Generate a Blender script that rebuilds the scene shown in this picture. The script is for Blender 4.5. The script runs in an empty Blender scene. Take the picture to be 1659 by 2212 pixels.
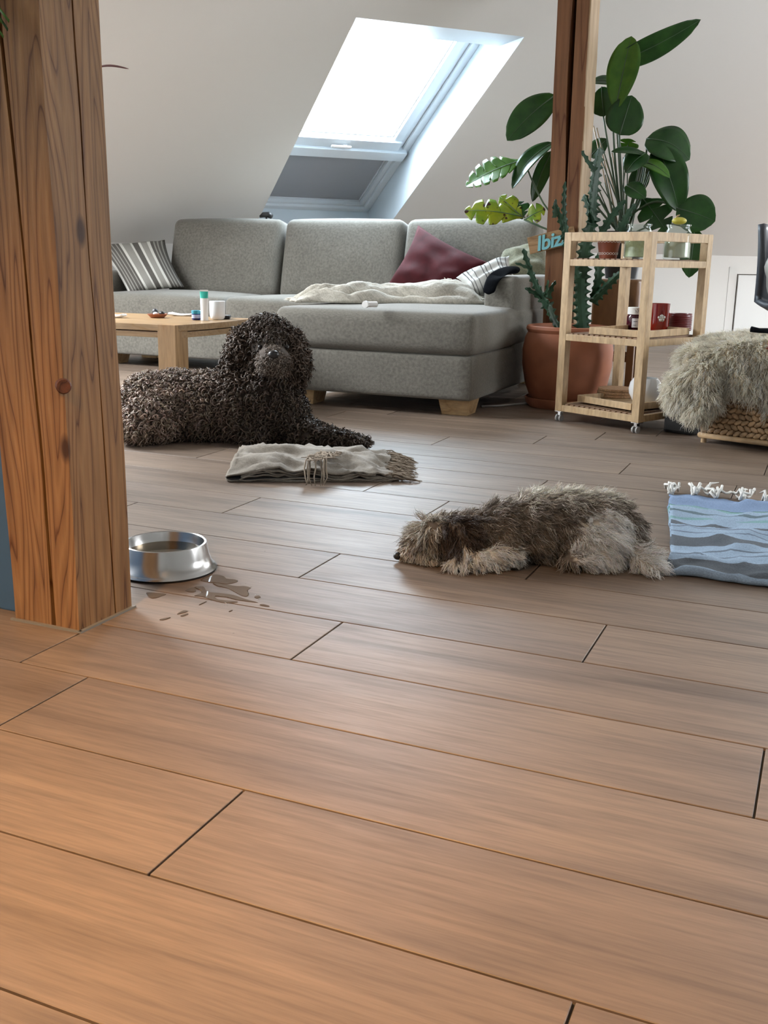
import bpy, bmesh, math, random
import numpy as np
from mathutils import Vector, Matrix, noise

# ------------------------------------------------------------------ camera, world, lights, exposure
scene = bpy.context.scene
COL = scene.collection
CAMH = 0.675655
FW = np.array([-0.38146, 0.89282, -0.23937]); RT = np.array([0.91775, 0.39673, 0.01694]); UPV = np.array([-0.11009, 0.21322, 0.97078])
FPX, IW, IH = 2216.53, 1659.0, 2212.0
cam = bpy.data.cameras.new('camera'); camo = bpy.data.objects.new('camera', cam); COL.objects.link(camo)
cam.sensor_fit = 'VERTICAL'; cam.sensor_height = 24.0; cam.lens = FPX / IH * 24.0; cam.clip_start = 0.02
M = Matrix.Identity(4)
for i in range(3):
    M[i][0] = RT[i]; M[i][1] = UPV[i]; M[i][2] = -FW[i]
M[0][3], M[1][3], M[2][3] = 0, 0, CAMH
camo.matrix_world = M
scene.camera = camo
scene.view_settings.view_transform = 'Standard'; scene.view_settings.look = 'None'
scene.view_settings.exposure = 0.25; scene.view_settings.gamma = 1.0; scene.view_settings.use_curve_mapping = False
scene.cycles.use_denoising = True; scene.cycles.use_adaptive_sampling = True; scene.cycles.adaptive_threshold = 0.05; scene.cycles.adaptive_min_samples = 16
scene.cycles.max_bounces = 7; scene.cycles.diffuse_bounces = 4; scene.cycles.glossy_bounces = 4
scene.cycles.transmission_bounces = 6; scene.cycles.transparent_max_bounces = 12
scene.cycles.caustics_reflective = False; scene.cycles.caustics_refractive = False
scene.cycles.sample_clamp_indirect = 6.0

world = bpy.data.worlds.new('overcast_sky'); scene.world = world; world.use_nodes = True
world.node_tree.nodes['Background'].inputs[0].default_value = (0.92, 0.96, 1.0, 1)
world.node_tree.nodes['Background'].inputs[1].default_value = 8.0

# roof frame: eave direction E, horizontal normal pointing into the room HN, up-slope UP, inward normal NR
E3 = Vector((0.69, 0.724, 0)).normalized(); HN = Vector((E3.y, -E3.x, 0))
SL = math.radians(27.5)
UP3 = HN * math.cos(SL) + Vector((0, 0, math.sin(SL)))
CR = Vector((-0.819, 9.867, 0.755))
NR = E3.cross(UP3); NR = -NR if NR.z > 0 else NR
def roof(s, t, d=0.0):            # d = outwards from the roof lining
    return CR + E3 * s + UP3 * t - NR * d

def area(name, loc, direction, sx, sy, power, color, spread=180):
    l = bpy.data.lights.new(name, 'AREA'); l.shape = 'RECTANGLE'; l.size = sx; l.size_y = sy; l.energy = power; l.color = color
    l.spread = math.radians(spread)
    o = bpy.data.objects.new(name, l); COL.objects.link(o); o.location = loc
    return o
def orient(o, z, y):              # light shines along -z
    z = Vector(z).normalized(); y = Vector(y).normalized(); x = y.cross(z).normalized(); y = z.cross(x)
    mm = Matrix((x, y, z)).transposed().to_4x4(); mm.translation = o.location; o.matrix_world = mm

SKY = (0.86, 0.94, 1.0)
# daylight outside the roof windows; the gable and third roof sources are added fill
o = area('sky_at_roof_window', roof(-4.03, 1.15, 0.50), None, 1.5, 2.8, 410, SKY); orient(o, -NR, UP3)
o = area('added_gable_fill', (3.45, 5.2, 1.5), None, 2.2, 1.5, 32, (0.95, 0.975, 1.0)); orient(o, (1, 0, 0), (0, 0, 1))  # unseen gable opening, added as fill from the right
o = area('sky_at_second_roof_window', roof(-7.3, 2.1, 0.06), None, 1.0, 1.6, 215, (0.93, 0.97, 1.0)); orient(o, -NR, UP3)

o = area('added_right_roof_fill', roof(0.9, 2.5, 0.06), None, 1.0, 1.6, 150, (0.93, 0.97, 1.0)); orient(o, -NR, UP3)  # unseen roof opening, added to brighten the sheepskin and right side

# ------------------------------------------------------------------ helpers
def ray(px, py):
    return FW * FPX + RT * (px - IW / 2) - UPV * (py - IH / 2)
def at(px, py, Y):                # a point of the room on the plane y = Y
    d = ray(px, py); t = Y / d[1]; return Vector((d[0] * t, Y, CAMH + d[2] * t))
def atd(px, py, D):               # a point of the room at distance D along the view axis
    d = ray(px, py); t = D / FPX; return Vector((d[0] * t, d[1] * t, CAMH + d[2] * t))
def fl(px, py, z=0.0):
    d = ray(px, py); t = (z - CAMH) / d[2]; return Vector((d[0] * t, d[1] * t, z))

def tag(o, label=None, cat=None, group=None, kind=None):
    if label: o['label'] = label
    if cat: o['category'] = cat
    if group: o['group'] = group
    if kind: o['kind'] = kind
    return o
def link(name, me, mat=None, parent=None, loc=None):
    o = bpy.data.objects.new(name, me); COL.objects.link(o)
    if mat is not None and me is not None:
        me.materials.clear(); me.materials.append(mat)
    if loc is not None: o.location = loc
    if parent is not None: o.parent = parent
    return o
def empty(name, loc=(0, 0, 0), rz=0.0):
    o = bpy.data.objects.new(name, None); COL.objects.link(o); o.location = loc; o.rotation_euler = (0, 0, rz); o.empty_display_size = 0.05
    return o
def smooth(me, on=True):
    me.polygons.foreach_set('use_smooth', [on] * len(me.polygons))

class MB:
    def __init__(s): s.v = []; s.f = []
    def add(s, vs, fs):
        b = len(s.v); s.v += [tuple(v) for v in vs]; s.f += [tuple(b + i for i in f) for f in fs]; return s
    def box(s, c, d, m=None):
        x, y, z = d[0] / 2, d[1] / 2, d[2] / 2
        vs = [Vector(p) for p in ((-x, -y, -z), (x, -y, -z), (x, y, -z), (-x, y, -z), (-x, -y, z), (x, -y, z), (x, y, z), (-x, y, z))]
        if m is not None: vs = [m @ v for v in vs]
        c = Vector(c); vs = [v + c for v in vs]
        return s.add(vs, [(0, 3, 2, 1), (4, 5, 6, 7), (0, 1, 5, 4), (1, 2, 6, 5), (2, 3, 7, 6), (3, 0, 4, 7)])
    def tube(s, pts, r, n=8, caps=True):
        pts = [Vector(p) for p in pts]
        if not hasattr(r, '__len__'): r = [r] * len(pts)
        rings = []; ref = None
        for i, p in enumerate(pts):
            t = (pts[min(i + 1, len(pts) - 1)] - pts[max(i - 1, 0)]).normalized()
            if ref is None:
                ref = Vector((0, 0, 1)) if abs(t.z) < .9 else Vector((1, 0, 0))
            a = (ref - t * ref.dot(t)).normalized(); b = t.cross(a); ref = a
            rings.append([p + (a * math.cos(2 * math.pi * k / n) + b * math.sin(2 * math.pi * k / n)) * r[i] for k in range(n)])
        vs = [v for g in rings for v in g]; fs = []
        for i in range(len(pts) - 1):
            for k in range(n):
                fs.append((i * n + k, i * n + (k + 1) % n, (i + 1) * n + (k + 1) % n, (i + 1) * n + k))
        if caps:
            fs.append(tuple(range(n))[::-1]); fs.append(tuple((len(pts) - 1) * n + k for k in range(n)))
        return s.add(vs, fs)
    def lathe(s, prof, n=40, c=(0, 0, 0), close=False):
        vs = []; fs = []
        for r, z in prof:
            for k in range(n):
                a = 2 * math.pi * k / n; vs.append((c[0] + r * math.cos(a), c[1] + r * math.sin(a), c[2] + z))
        m = len(prof)
        for i in range(m - 1):
            for k in range(n):
                fs.append((i * n + k, i * n + (k + 1) % n, (i + 1) * n + (k + 1) % n, (i + 1) * n + k))
        if prof[0][0] > 1e-5: fs.append(tuple(range(n))[::-1])
        if prof[-1][0] > 1e-5: fs.append(tuple((m - 1) * n + k for k in range(n)))
        return s.add(vs, fs)
    def grid(s, fn, nu, nv):
        vs = [fn(i / nu, j / nv) for i in range(nu + 1) for j in range(nv + 1)]
        fs = [(i * (nv + 1) + j, (i + 1) * (nv + 1) + j, (i + 1) * (nv + 1) + j + 1, i * (nv + 1) + j + 1) for i in range(nu) for j in range(nv)]
        return s.add(vs, fs)
    def ball(s, c, r, n=10, m=None):
        if not hasattr(r, '__len__'): r = (r, r, r)
        prof = []
        vs = []; fs = []
        h = n // 2 + 1
        for i in range(h + 1):
            th = math.pi * i / h
            for k in range(n):
                a = 2 * math.pi * k / n
                v = Vector((r[0] * math.sin(th) * math.cos(a), r[1] * math.sin(th) * math.sin(a), -r[2] * math.cos(th)))
                if m is not None: v = m @ v
                vs.append(v + Vector(c))
        for i in range(h):
            for k in range(n):
                fs.append((i * n + k, i * n + (k + 1) % n, (i + 1) * n + (k + 1) % n, (i + 1) * n + k))
        return s.add(vs, fs)
    def mesh(s, name, sm=False, bevel=0.0, seg=2, weld=False):
        me = bpy.data.meshes.new(name); me.from_pydata(s.v, [], s.f); me.update()
        if bevel > 0 or weld:
            bm = bmesh.new(); bm.from_mesh(me)
            if weld: bmesh.ops.remove_doubles(bm, verts=bm.verts, dist=1e-5)
            if bevel > 0:
                ed = [e for e in bm.edges if len(e.link_faces) == 2 and e.calc_face_angle(0) > 0.5]
                bmesh.ops.bevel(bm, geom=ed, offset=bevel, segments=seg, affect='EDGES', profile=0.7, clamp_overlap=True)
            bmesh.ops.recalc_face_normals(bm, faces=bm.faces)
            bm.to_mesh(me); bm.free()
        if sm: smooth(me)
        return me
    def build(s, name, mat, parent=None, sm=False, bevel=0.0, seg=2, loc=None, weld=False):
        return link(name, s.mesh(name, sm, bevel, seg, weld), mat, parent, loc)

def rbox(sx, sy, sz, r, n=10, puff=(0, 0, 0), nz=0.0, seed=0):
    """rounded cushion block centred on the origin, puffed along each axis"""
    bm = bmesh.new(); bmesh.ops.create_cube(bm, size=2.0)
    bmesh.ops.subdivide_edges(bm, edges=bm.edges[:], cuts=n, use_grid_fill=True)
    h = Vector((sx / 2, sy / 2, sz / 2))
    for v in bm.verts:
        p = Vector((math.copysign((h[i] - r) * min(1, abs(v.co[i]) / 0.62) + r * max(0, (abs(v.co[i]) - 0.62) / 0.38), v.co[i]) for i in range(3)))
        q = Vector((max(-h[i] + r, min(h[i] - r, p[i])) for i in range(3)))
        d = p - q
        if d.length > 1e-9: p = q + d.normalized() * min(r, max(abs(d.x), abs(d.y), abs(d.z)))
        u = [p[i] / h[i] for i in range(3)]
        w = [max(0.0, 1 - u[i] ** 2) for i in range(3)]
        p.x += puff[0] * u[0] * w[1] * w[2]; p.y += puff[1] * u[1] * w[0] * w[2]; p.z += puff[2] * u[2] * w[0] * w[1]
        if nz:
            p += noise.noise_vector(p * 5 + Vector((seed, 0, 0))) * nz
        v.co = p
    me = bpy.data.meshes.new('cushion'); bm.to_mesh(me); bm.free(); smooth(me); return me

def np_mesh(name, V, F, col=None, sm=True):
    me = bpy.data.meshes.new(name)
    nf, k = F.shape
    me.vertices.add(len(V)); me.vertices.foreach_set('co', V.astype(np.float32).ravel())
    me.loops.add(nf * k); me.loops.foreach_set('vertex_index', F.astype(np.int32).ravel())
    me.polygons.add(nf); me.polygons.foreach_set('loop_start', np.arange(0, nf * k, k, dtype=np.int32))
    me.polygons.foreach_set('loop_total', np.full(nf, k, dtype=np.int32))
    if col is not None:
        a = me.attributes.new('tint', 'FLOAT_COLOR', 'POINT'); a.data.foreach_set('color', np.c_[col, np.ones(len(col))].astype(np.float32).ravel())
    me.update(calc_edges=True)
    if sm: me.polygons.foreach_set('use_smooth', np.ones(nf, dtype=bool))
    return me

def nrm(a): return a / (np.linalg.norm(a, axis=-1, keepdims=True) + 1e-9)

def clumps(P, Nn, flow, cell, L0, L1, lift, rand, rng, mix=0.7):
    """directions and lengths that gather neighbouring strands into locks"""
    cl = np.floor(P / cell + rng.uniform(0, 1, 3)).astype(np.int64); key = (cl[:, 0] * 73856093) ^ (cl[:, 1] * 19349663) ^ (cl[:, 2] * 83492791)
    _, inv = np.unique(key, return_inverse=True); k = inv.max() + 1; cnt = np.bincount(inv, minlength=k)[:, None]
    def mean(a): return np.stack([np.bincount(inv, a[:, i], k) for i in range(3)], -1) / cnt
    F = nrm(flow - (flow * Nn).sum(1)[:, None] * Nn)
    Pc, Nc, Fc = mean(P), nrm(mean(Nn)), mean(F)
    Lc = rng.uniform(L0, L1, k); T = Pc + nrm(nrm(Fc + rng.normal(size=(k, 3)) * rand) + Nc * lift) * Lc[:, None]
    own = nrm(F + rng.normal(size=P.shape) * rand * .7 + Nn * lift) * Lc[inv][:, None]
    D = own * (1 - mix) + (T[inv] - P) * mix
    return D, np.linalg.norm(D, axis=1) * rng.uniform(.8, 1.12, len(P)), inv

def strand_mesh(name, P, D, L, Rr, nseg, nside, amp, freq, droop, col, rng, tipw=0.15):
    n = len(P); D = nrm(D)
    a = nrm(np.cross(D, rng.normal(size=(n, 3)))); b = np.cross(D, a)
    ph = rng.uniform(0, 6.28, n); fr = freq * rng.uniform(.7, 1.3, n)
    V = np.zeros((n, nseg + 1, nside, 3)); g = np.array([0, 0, -1.0])
    for i in range(nseg + 1):
        s = i / nseg; th = ph + 6.283 * fr * s
        am = (amp * L * min(1, s * 2.5))[:, None]
        c = P + D * (L * s)[:, None] + g * (droop * L * s * s)[:, None] + am * (a * np.cos(th)[:, None] + b * np.sin(th)[:, None])
        rr = Rr * (1 - (1 - tipw) * s ** 1.5)
        for k in range(nside):
            q = 6.283 * k / nside
            V[:, i, k] = c + (a * math.cos(q) + b * math.sin(q)) * rr[:, None]
    idx = np.arange(n * (nseg + 1) * nside).reshape(n, nseg + 1, nside)
    F = []
    for i in range(nseg):
        for k in range(nside):
            k2 = (k + 1) % nside
            F.append(np.stack([idx[:, i, k], idx[:, i, k2], idx[:, i + 1, k2], idx[:, i + 1, k]], -1))
    F = np.concatenate(F, 0)
    C = np.repeat(col, (nseg + 1) * nside, axis=0)
    return np_mesh(name, V.reshape(-1, 3), F, C)

def sample_surface(me, n, rng):
    nv = len(me.vertices); co = np.zeros(nv * 3); me.vertices.foreach_get('co', co); co = co.reshape(-1, 3)
    no = np.zeros(nv * 3); me.vertices.foreach_get('normal', no); no = no.reshape(-1, 3)
    me.calc_loop_triangles(); nt = len(me.loop_triangles); tr = np.zeros(nt * 3, dtype=np.int32); me.loop_triangles.foreach_get('vertices', tr); tr = tr.reshape(-1, 3)
    A = np.linalg.norm(np.cross(co[tr[:, 1]] - co[tr[:, 0]], co[tr[:, 2]] - co[tr[:, 0]]), axis=1)
    t = rng.choice(nt, n, p=A / A.sum()); r1 = np.sqrt(rng.random(n)); r2 = rng.random(n)
    w = np.stack([1 - r1, r1 * (1 - r2), r1 * r2], -1)
    P = (co[tr[t]] * w[..., None]).sum(1); N = nrm((no[tr[t]] * w[..., None]).sum(1))
    return P, N

def remeshed(mb, name, voxel=0.012, sm_it=6, fac=0.6):
    me = mb.mesh(name); o = bpy.data.objects.new(name, me); COL.objects.link(o)
    m = o.modifiers.new('r', 'REMESH'); m.mode = 'VOXEL'; m.voxel_size = voxel
    if sm_it:
        s = o.modifiers.new('s', 'SMOOTH'); s.iterations = sm_it; s.factor = fac
    dg = bpy.context.evaluated_depsgraph_get()
    out = bpy.data.meshes.new_from_object(o.evaluated_get(dg)); out.name = name
    bpy.data.objects.remove(o); bpy.data.meshes.remove(me); smooth(out)
    return out

def limb(mb, pts, rads, k=6, n=12):
    pts = [Vector(p) for p in pts]
    for i in range(len(pts) - 1):
        for j in range(k + 1):
            t = j / k; mb.ball(pts[i].lerp(pts[i + 1], t), rads[i] * (1 - t) + rads[i + 1] * t, n)

# ------------------------------------------------------------------ materials
def mat(name):
    m = bpy.data.materials.new(name); m.use_nodes = True; nt = m.node_tree; nt.nodes.clear()
    out = nt.nodes.new('ShaderNodeOutputMaterial'); b = nt.nodes.new('ShaderNodeBsdfPrincipled'); nt.links.new(b.outputs[0], out.inputs[0])
    return m, nt, b, out
def N(nt, kind, **kw):
    n = nt.nodes.new(kind)
    for k, v in kw.items():
        if k in n.inputs: n.inputs[k].default_value = v
        else: setattr(n, k, v)
    return n
def ramp(nt, fac, stops):
    r = nt.nodes.new('ShaderNodeValToRGB')
    while len(r.color_ramp.elements) < len(stops): r.color_ramp.elements.new(0.5)
    for e, (p, c) in zip(r.color_ramp.elements, stops):
        e.position = p; e.color = (*c, 1)
    nt.links.new(fac, r.inputs[0]); return r.outputs[0]
def coords(nt, scale=(1, 1, 1), rot=(0, 0, 0), kind='Object', rnd=False):
    tc = nt.nodes.new('ShaderNodeTexCoord'); mp = nt.nodes.new('ShaderNodeMapping'); mp.inputs['Scale'].default_value = scale; mp.inputs['Rotation'].default_value = rot
    src = tc.outputs[kind]
    if rnd:
        oi = nt.nodes.new('ShaderNodeObjectInfo'); ml = nt.nodes.new('ShaderNodeMath'); ml.operation = 'MULTIPLY'; ml.inputs[1].default_value = 37.0
        nt.links.new(oi.outputs['Random'], ml.inputs[0]); ad = nt.nodes.new('ShaderNodeVectorMath'); ad.operation = 'ADD'
        cx = nt.nodes.new('ShaderNodeCombineXYZ'); nt.links.new(ml.outputs[0], cx.inputs[0]); nt.links.new(ml.outputs[0], cx.inputs[1]); nt.links.new(ml.outputs[0], cx.inputs[2])
        nt.links.new(src, ad.inputs[0]); nt.links.new(cx.outputs[0], ad.inputs[1]); src = ad.outputs[0]
    nt.links.new(src, mp.inputs[0]); return mp.outputs[0]
def bump(nt, b, h, strength=0.3, dist=0.002):
    n = nt.nodes.new('ShaderNodeBump'); n.inputs['Strength'].default_value = strength; n.inputs['Distance'].default_value = dist
    nt.links.new(h, n.inputs['Height']); nt.links.new(n.outputs[0], b.inputs['Normal'])
def plain(name, c, rough=0.5, metal=0.0, spec=0.5, nscale=0, nstr=0.2, var=0.0, **kw):
    m, nt, b, out = mat(name)
    b.inputs['Base Color'].default_value = (*c, 1); b.inputs['Roughness'].default_value = rough; b.inputs['Metallic'].default_value = metal
    b.inputs['Specular IOR Level'].default_value = spec
    for k, v in kw.items(): b.inputs[k.replace('_', ' ')].default_value = v
    if nscale:
        v = coords(nt); n = N(nt, 'ShaderNodeTexNoise', Scale=nscale, Detail=2.5); nt.links.new(v, n.inputs['Vector'])
        if nstr: bump(nt, b, n.outputs[0], nstr, 0.003)
        if var:
            r = ramp(nt, n.outputs[0], [(0.3, tuple(x * (1 - var) for x in c)), (0.7, tuple(min(1, x * (1 + var)) for x in c))]); nt.links.new(r, b.inputs['Base Color'])
    return m
def wood(name, c0, c1, c2, scale=(9, 9, 0.7), bands=9.0, rough=0.5, fine=60.0, bstr=0.15, rnd=False, spec=0.4, knots=False):
    m, nt, b, out = mat(name)
    v = coords(nt, scale, rnd=rnd)
    n = N(nt, 'ShaderNodeTexNoise', Scale=1.0, Detail=2.5, Roughness=0.5, Distortion=0.4); nt.links.new(v, n.inputs['Vector'])
    mu = N(nt, 'ShaderNodeMath', operation='MULTIPLY'); mu.inputs[1].default_value = bands; nt.links.new(n.outputs[0], mu.inputs[0])
    fr = N(nt, 'ShaderNodeMath', operation='FRACT'); nt.links.new(mu.outputs[0], fr.inputs[0])
    col = ramp(nt, fr.outputs[0], [(0.0, c1), (0.45, c0), (0.86, c1), (0.95, c2), (1.0, c1)])
    v2 = coords(nt, tuple(s * 8 for s in scale), rnd=rnd); n2 = N(nt, 'ShaderNodeTexNoise', Scale=1.0, Detail=3.0, Roughness=0.65); nt.links.new(v2, n2.inputs['Vector'])
    r2 = ramp(nt, n2.outputs[0], [(0.3, (0.72, 0.72, 0.72)), (0.65, (1.12, 1.12, 1.12))])
    mx = N(nt, 'ShaderNodeMix', data_type='RGBA', blend_type='MULTIPLY'); mx.inputs[0].default_value = 0.8
    nt.links.new(col, mx.inputs[6]); nt.links.new(r2, mx.inputs[7]); last = mx.outputs[2]
    if knots:
        v3 = coords(nt, (7.5, 7.5, 3.6)); vo = N(nt, 'ShaderNodeTexVoronoi', Scale=1.0); vo.inputs['Randomness'].default_value = 1.0; nt.links.new(v3, vo.inputs['Vector'])
        kr = ramp(nt, vo.outputs['Distance'], [(0.0, (0.0, 0, 0)), (0.07, (0.1, 0.1, 0.1)), (0.12, (1, 1, 1))])
        k2 = N(nt, 'ShaderNodeMix', data_type='RGBA'); nt.links.new(kr, k2.inputs[0]); k2.inputs[6].default_value = (c2[0] * .45, c2[1] * .4, c2[2] * .4, 1); nt.links.new(last, k2.inputs[7]); last = k2.outputs[2]
    nt.links.new(last, b.inputs['Base Color']); b.inputs['Roughness'].default_value = rough; b.inputs['Specular IOR Level'].default_value = spec
    bump(nt, b, n2.outputs[0], bstr, 0.002)
    return m
def fabric(name, c0, c1, sc=420.0, rough=0.95, bstr=0.35, sheen=0.2, big=6.0):
    m, nt, b, out = mat(name)
    v = coords(nt)
    w1 = N(nt, 'ShaderNodeTexNoise', Scale=1.0, Detail=2.0); w2 = N(nt, 'ShaderNodeTexNoise', Scale=1.0, Detail=2.0)
    va = coords(nt, (sc, sc * .12, sc)); vb = coords(nt, (sc * .12, sc, sc * .12)); nt.links.new(va, w1.inputs['Vector']); nt.links.new(vb, w2.inputs['Vector'])
    ad = N(nt, 'ShaderNodeMath', operation='ADD'); nt.links.new(w1.outputs[0], ad.inputs[0]); nt.links.new(w2.outputs[0], ad.inputs[1])
    hf = N(nt, 'ShaderNodeMath', operation='MULTIPLY'); hf.inputs[1].default_value = 0.5; nt.links.new(ad.outputs[0], hf.inputs[0])
    col = ramp(nt, hf.outputs[0], [(0.36, c0), (0.64, c1)])
    bg = N(nt, 'ShaderNodeTexNoise', Scale=big, Detail=3.0); nt.links.new(v, bg.inputs['Vector'])
    r2 = ramp(nt, bg.outputs[0], [(0.3, (0.93, 0.93, 0.93)), (0.7, (1.05, 1.05, 1.05))])
    mx = N(nt, 'ShaderNodeMix', data_type='RGBA', blend_type='MULTIPLY'); mx.inputs[0].default_value = 1; nt.links.new(col, mx.inputs[6]); nt.links.new(r2, mx.inputs[7])
    nt.links.new(mx.outputs[2], b.inputs['Base Color']); b.inputs['Roughness'].default_value = rough; b.inputs['Sheen Weight'].default_value = sheen; b.inputs['Specular IOR Level'].default_value = 0.2
    bump(nt, b, hf.outputs[0], bstr, 0.002)
    return m
def stripes(name, stops, axis, scale, kind='Object', rough=0.9, wob=0.0, tex=300.0):
    """woven stripes along one object axis; stops over one period"""
    m, nt, b, out = mat(name)
    v = coords(nt, (1, 1, 1), kind=kind); sp = N(nt, 'ShaderNodeSeparateXYZ'); nt.links.new(v, sp.inputs[0])
    val = sp.outputs[axis]
    if wob:
        n = N(nt, 'ShaderNodeTexNoise', Scale=9.0, Detail=2.0); nt.links.new(v, n.inputs['Vector'])
        mm = N(nt, 'ShaderNodeMath', operation='MULTIPLY_ADD'); mm.inputs[1].default_value = wob; nt.links.new(n.outputs[0], mm.inputs[0]); nt.links.new(val, mm.inputs[2]); val = mm.outputs[0]
    mu = N(nt, 'ShaderNodeMath', operation='MULTIPLY'); mu.inputs[1].default_value = scale; nt.links.new(val, mu.inputs[0])
    fr = N(nt, 'ShaderNodeMath', operation='FRACT'); nt.links.new(mu.outputs[0], fr.inputs[0])
    r = ramp(nt, fr.outputs[0], stops); r.node.color_ramp.interpolation = 'CONSTANT'
    n2 = N(nt, 'ShaderNodeTexNoise', Scale=tex, Detail=2.0); nt.links.new(v, n2.inputs['Vector'])
    r2 = ramp(nt, n2.outputs[0], [(0.3, (0.8, 0.8, 0.8)), (0.7, (1.08, 1.08, 1.08))])
    mx = N(nt, 'ShaderNodeMix', data_type='RGBA', blend_type='MULTIPLY'); mx.inputs[0].default_value = 1; nt.links.new(r, mx.inputs[6]); nt.links.new(r2, mx.inputs[7])
    nt.links.new(mx.outputs[2], b.inputs['Base Color']); b.inputs['Roughness'].default_value = rough; b.inputs['Specular IOR Level'].default_value = 0.15
    bump(nt, b, n2.outputs[0], 0.4, 0.002)
    return m
def tinted(name, rough=0.6, mul=1.0, spec=0.3, trans=0.0):
    m, nt, b, out = mat(name)
    a = N(nt, 'ShaderNodeAttribute', attribute_name='tint'); nt.links.new(a.outputs['Color'], b.inputs['Base Color'])
    b.inputs['Roughness'].default_value = rough; b.inputs['Specular IOR Level'].default_value = spec
    if trans:
        t = N(nt, 'ShaderNodeBsdfTranslucent'); nt.links.new(a.outputs['Color'], t.inputs[0]); mx = N(nt, 'ShaderNodeMixShader'); mx.inputs[0].default_value = trans
        nt.links.new(b.outputs[0], mx.inputs[1]); nt.links.new(t.outputs[0], mx.inputs[2]); nt.links.new(mx.outputs[0], out.inputs[0])
    return m
def leafmat(name, c0, c1, spots=None, rough=0.28):
    m, nt, b, out = mat(name)
    v = coords(nt, rnd=True); n = N(nt, 'ShaderNodeTexNoise', Scale=14.0, Detail=4.0); nt.links.new(v, n.inputs['Vector'])
    col = ramp(nt, n.outputs[0], [(0.35, c0), (0.65, c1)])
    if spots:
        n3 = N(nt, 'ShaderNodeTexNoise', Scale=22.0, Detail=2.0); nt.links.new(v, n3.inputs['Vector'])
        rr = ramp(nt, n3.outputs[0], [(0.60, (0, 0, 0)), (0.64, (1, 1, 1))]); mx = N(nt, 'ShaderNodeMix', data_type='RGBA'); nt.links.new(rr, mx.inputs[0]); nt.links.new(col, mx.inputs[6]); mx.inputs[7].default_value = (*spots, 1); col = mx.outputs[2]
    nt.links.new(col, b.inputs['Base Color']); b.inputs['Roughness'].default_value = rough; b.inputs['Specular IOR Level'].default_value = 0.5
    t = N(nt, 'ShaderNodeBsdfTranslucent'); nt.links.new(col, t.inputs[0]); mx = N(nt, 'ShaderNodeMixShader'); mx.inputs[0].default_value = 0.3
    nt.links.new(b.outputs[0], mx.inputs[1]); nt.links.new(t.outputs[0], mx.inputs[2]); nt.links.new(mx.outputs[0], out.inputs[0])
    return m
def glass(name, tint=(0.95, 0.98, 0.97), rough=0.02, refl=1.0):
    m, nt, b, out = mat(name); nt.nodes.remove(b)
    t = N(nt, 'ShaderNodeBsdfTransparent'); t.inputs[0].default_value = (*tint, 1); g = N(nt, 'ShaderNodeBsdfGlossy'); g.inputs['Roughness'].default_value = rough
    lw = N(nt, 'ShaderNodeLayerWeight'); pw = N(nt, 'ShaderNodeMath', operation='POWER'); pw.inputs[1].default_value = 8.0; nt.links.new(lw.outputs['Facing'], pw.inputs[0])
    mu = N(nt, 'ShaderNodeMath', operation='MULTIPLY_ADD'); mu.inputs[1].default_value = 0.9 * refl; mu.inputs[2].default_value = 0.045 * refl
    nt.links.new(pw.outputs[0], mu.inputs[0]); mx = N(nt, 'ShaderNodeMixShader'); nt.links.new(mu.outputs[0], mx.inputs[0]); nt.links.new(t.outputs[0], mx.inputs[1]); nt.links.new(g.outputs[0], mx.inputs[2]); nt.links.new(mx.outputs[0], out.inputs[0])
    return m

def floor_material():
    m, nt, b, out = mat('wood_look_tile')
    v = coords(nt, (1.1, 14, 1), rnd=True); n = N(nt, 'ShaderNodeTexNoise', Scale=1.0, Detail=3.0, Distortion=0.5); nt.links.new(v, n.inputs['Vector'])
    v2 = coords(nt, (7, 130, 1), rnd=True); n2 = N(nt, 'ShaderNodeTexNoise', Scale=1.0, Detail=3.0, Roughness=0.7); nt.links.new(v2, n2.inputs['Vector'])
    v3 = coords(nt, (1.6, 5, 1), rnd=True); n3 = N(nt, 'ShaderNodeTexNoise', Scale=1.0, Detail=2.0); nt.links.new(v3, n3.inputs['Vector'])
    c = ramp(nt, n.outputs[0], [(0.25, (0.112, 0.081, 0.060)), (0.42, (0.175, 0.130, 0.099)), (0.60, (0.213, 0.159, 0.121)), (0.78, (0.142, 0.105, 0.079))])
    r2 = ramp(nt, n2.outputs[0], [(0.30, (0.66, 0.66, 0.68)), (0.62, (1.12, 1.11, 1.09))]); mx = N(nt, 'ShaderNodeMix', data_type='RGBA', blend_type='MULTIPLY'); mx.inputs[0].default_value = 0.65
    nt.links.new(c, mx.inputs[6]); nt.links.new(r2, mx.inputs[7])
    r3 = ramp(nt, n3.outputs[0], [(0.3, (0.84, 0.84, 0.86)), (0.7, (1.1, 1.08, 1.05))]); m2 = N(nt, 'ShaderNodeMix', data_type='RGBA', blend_type='MULTIPLY'); m2.inputs[0].default_value = 1.0
    nt.links.new(mx.outputs[2], m2.inputs[6]); nt.links.new(r3, m2.inputs[7]); nt.links.new(m2.outputs[2], b.inputs['Base Color'])
    rr = ramp(nt, n2.outputs[0], [(0.3, (0.56,) * 3), (0.7, (0.46,) * 3)]); nt.links.new(rr, b.inputs['Roughness']); b.inputs['Specular IOR Level'].default_value = 0.42
    bump(nt, b, n2.outputs[0], 0.10, 0.001)
    return m

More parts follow.
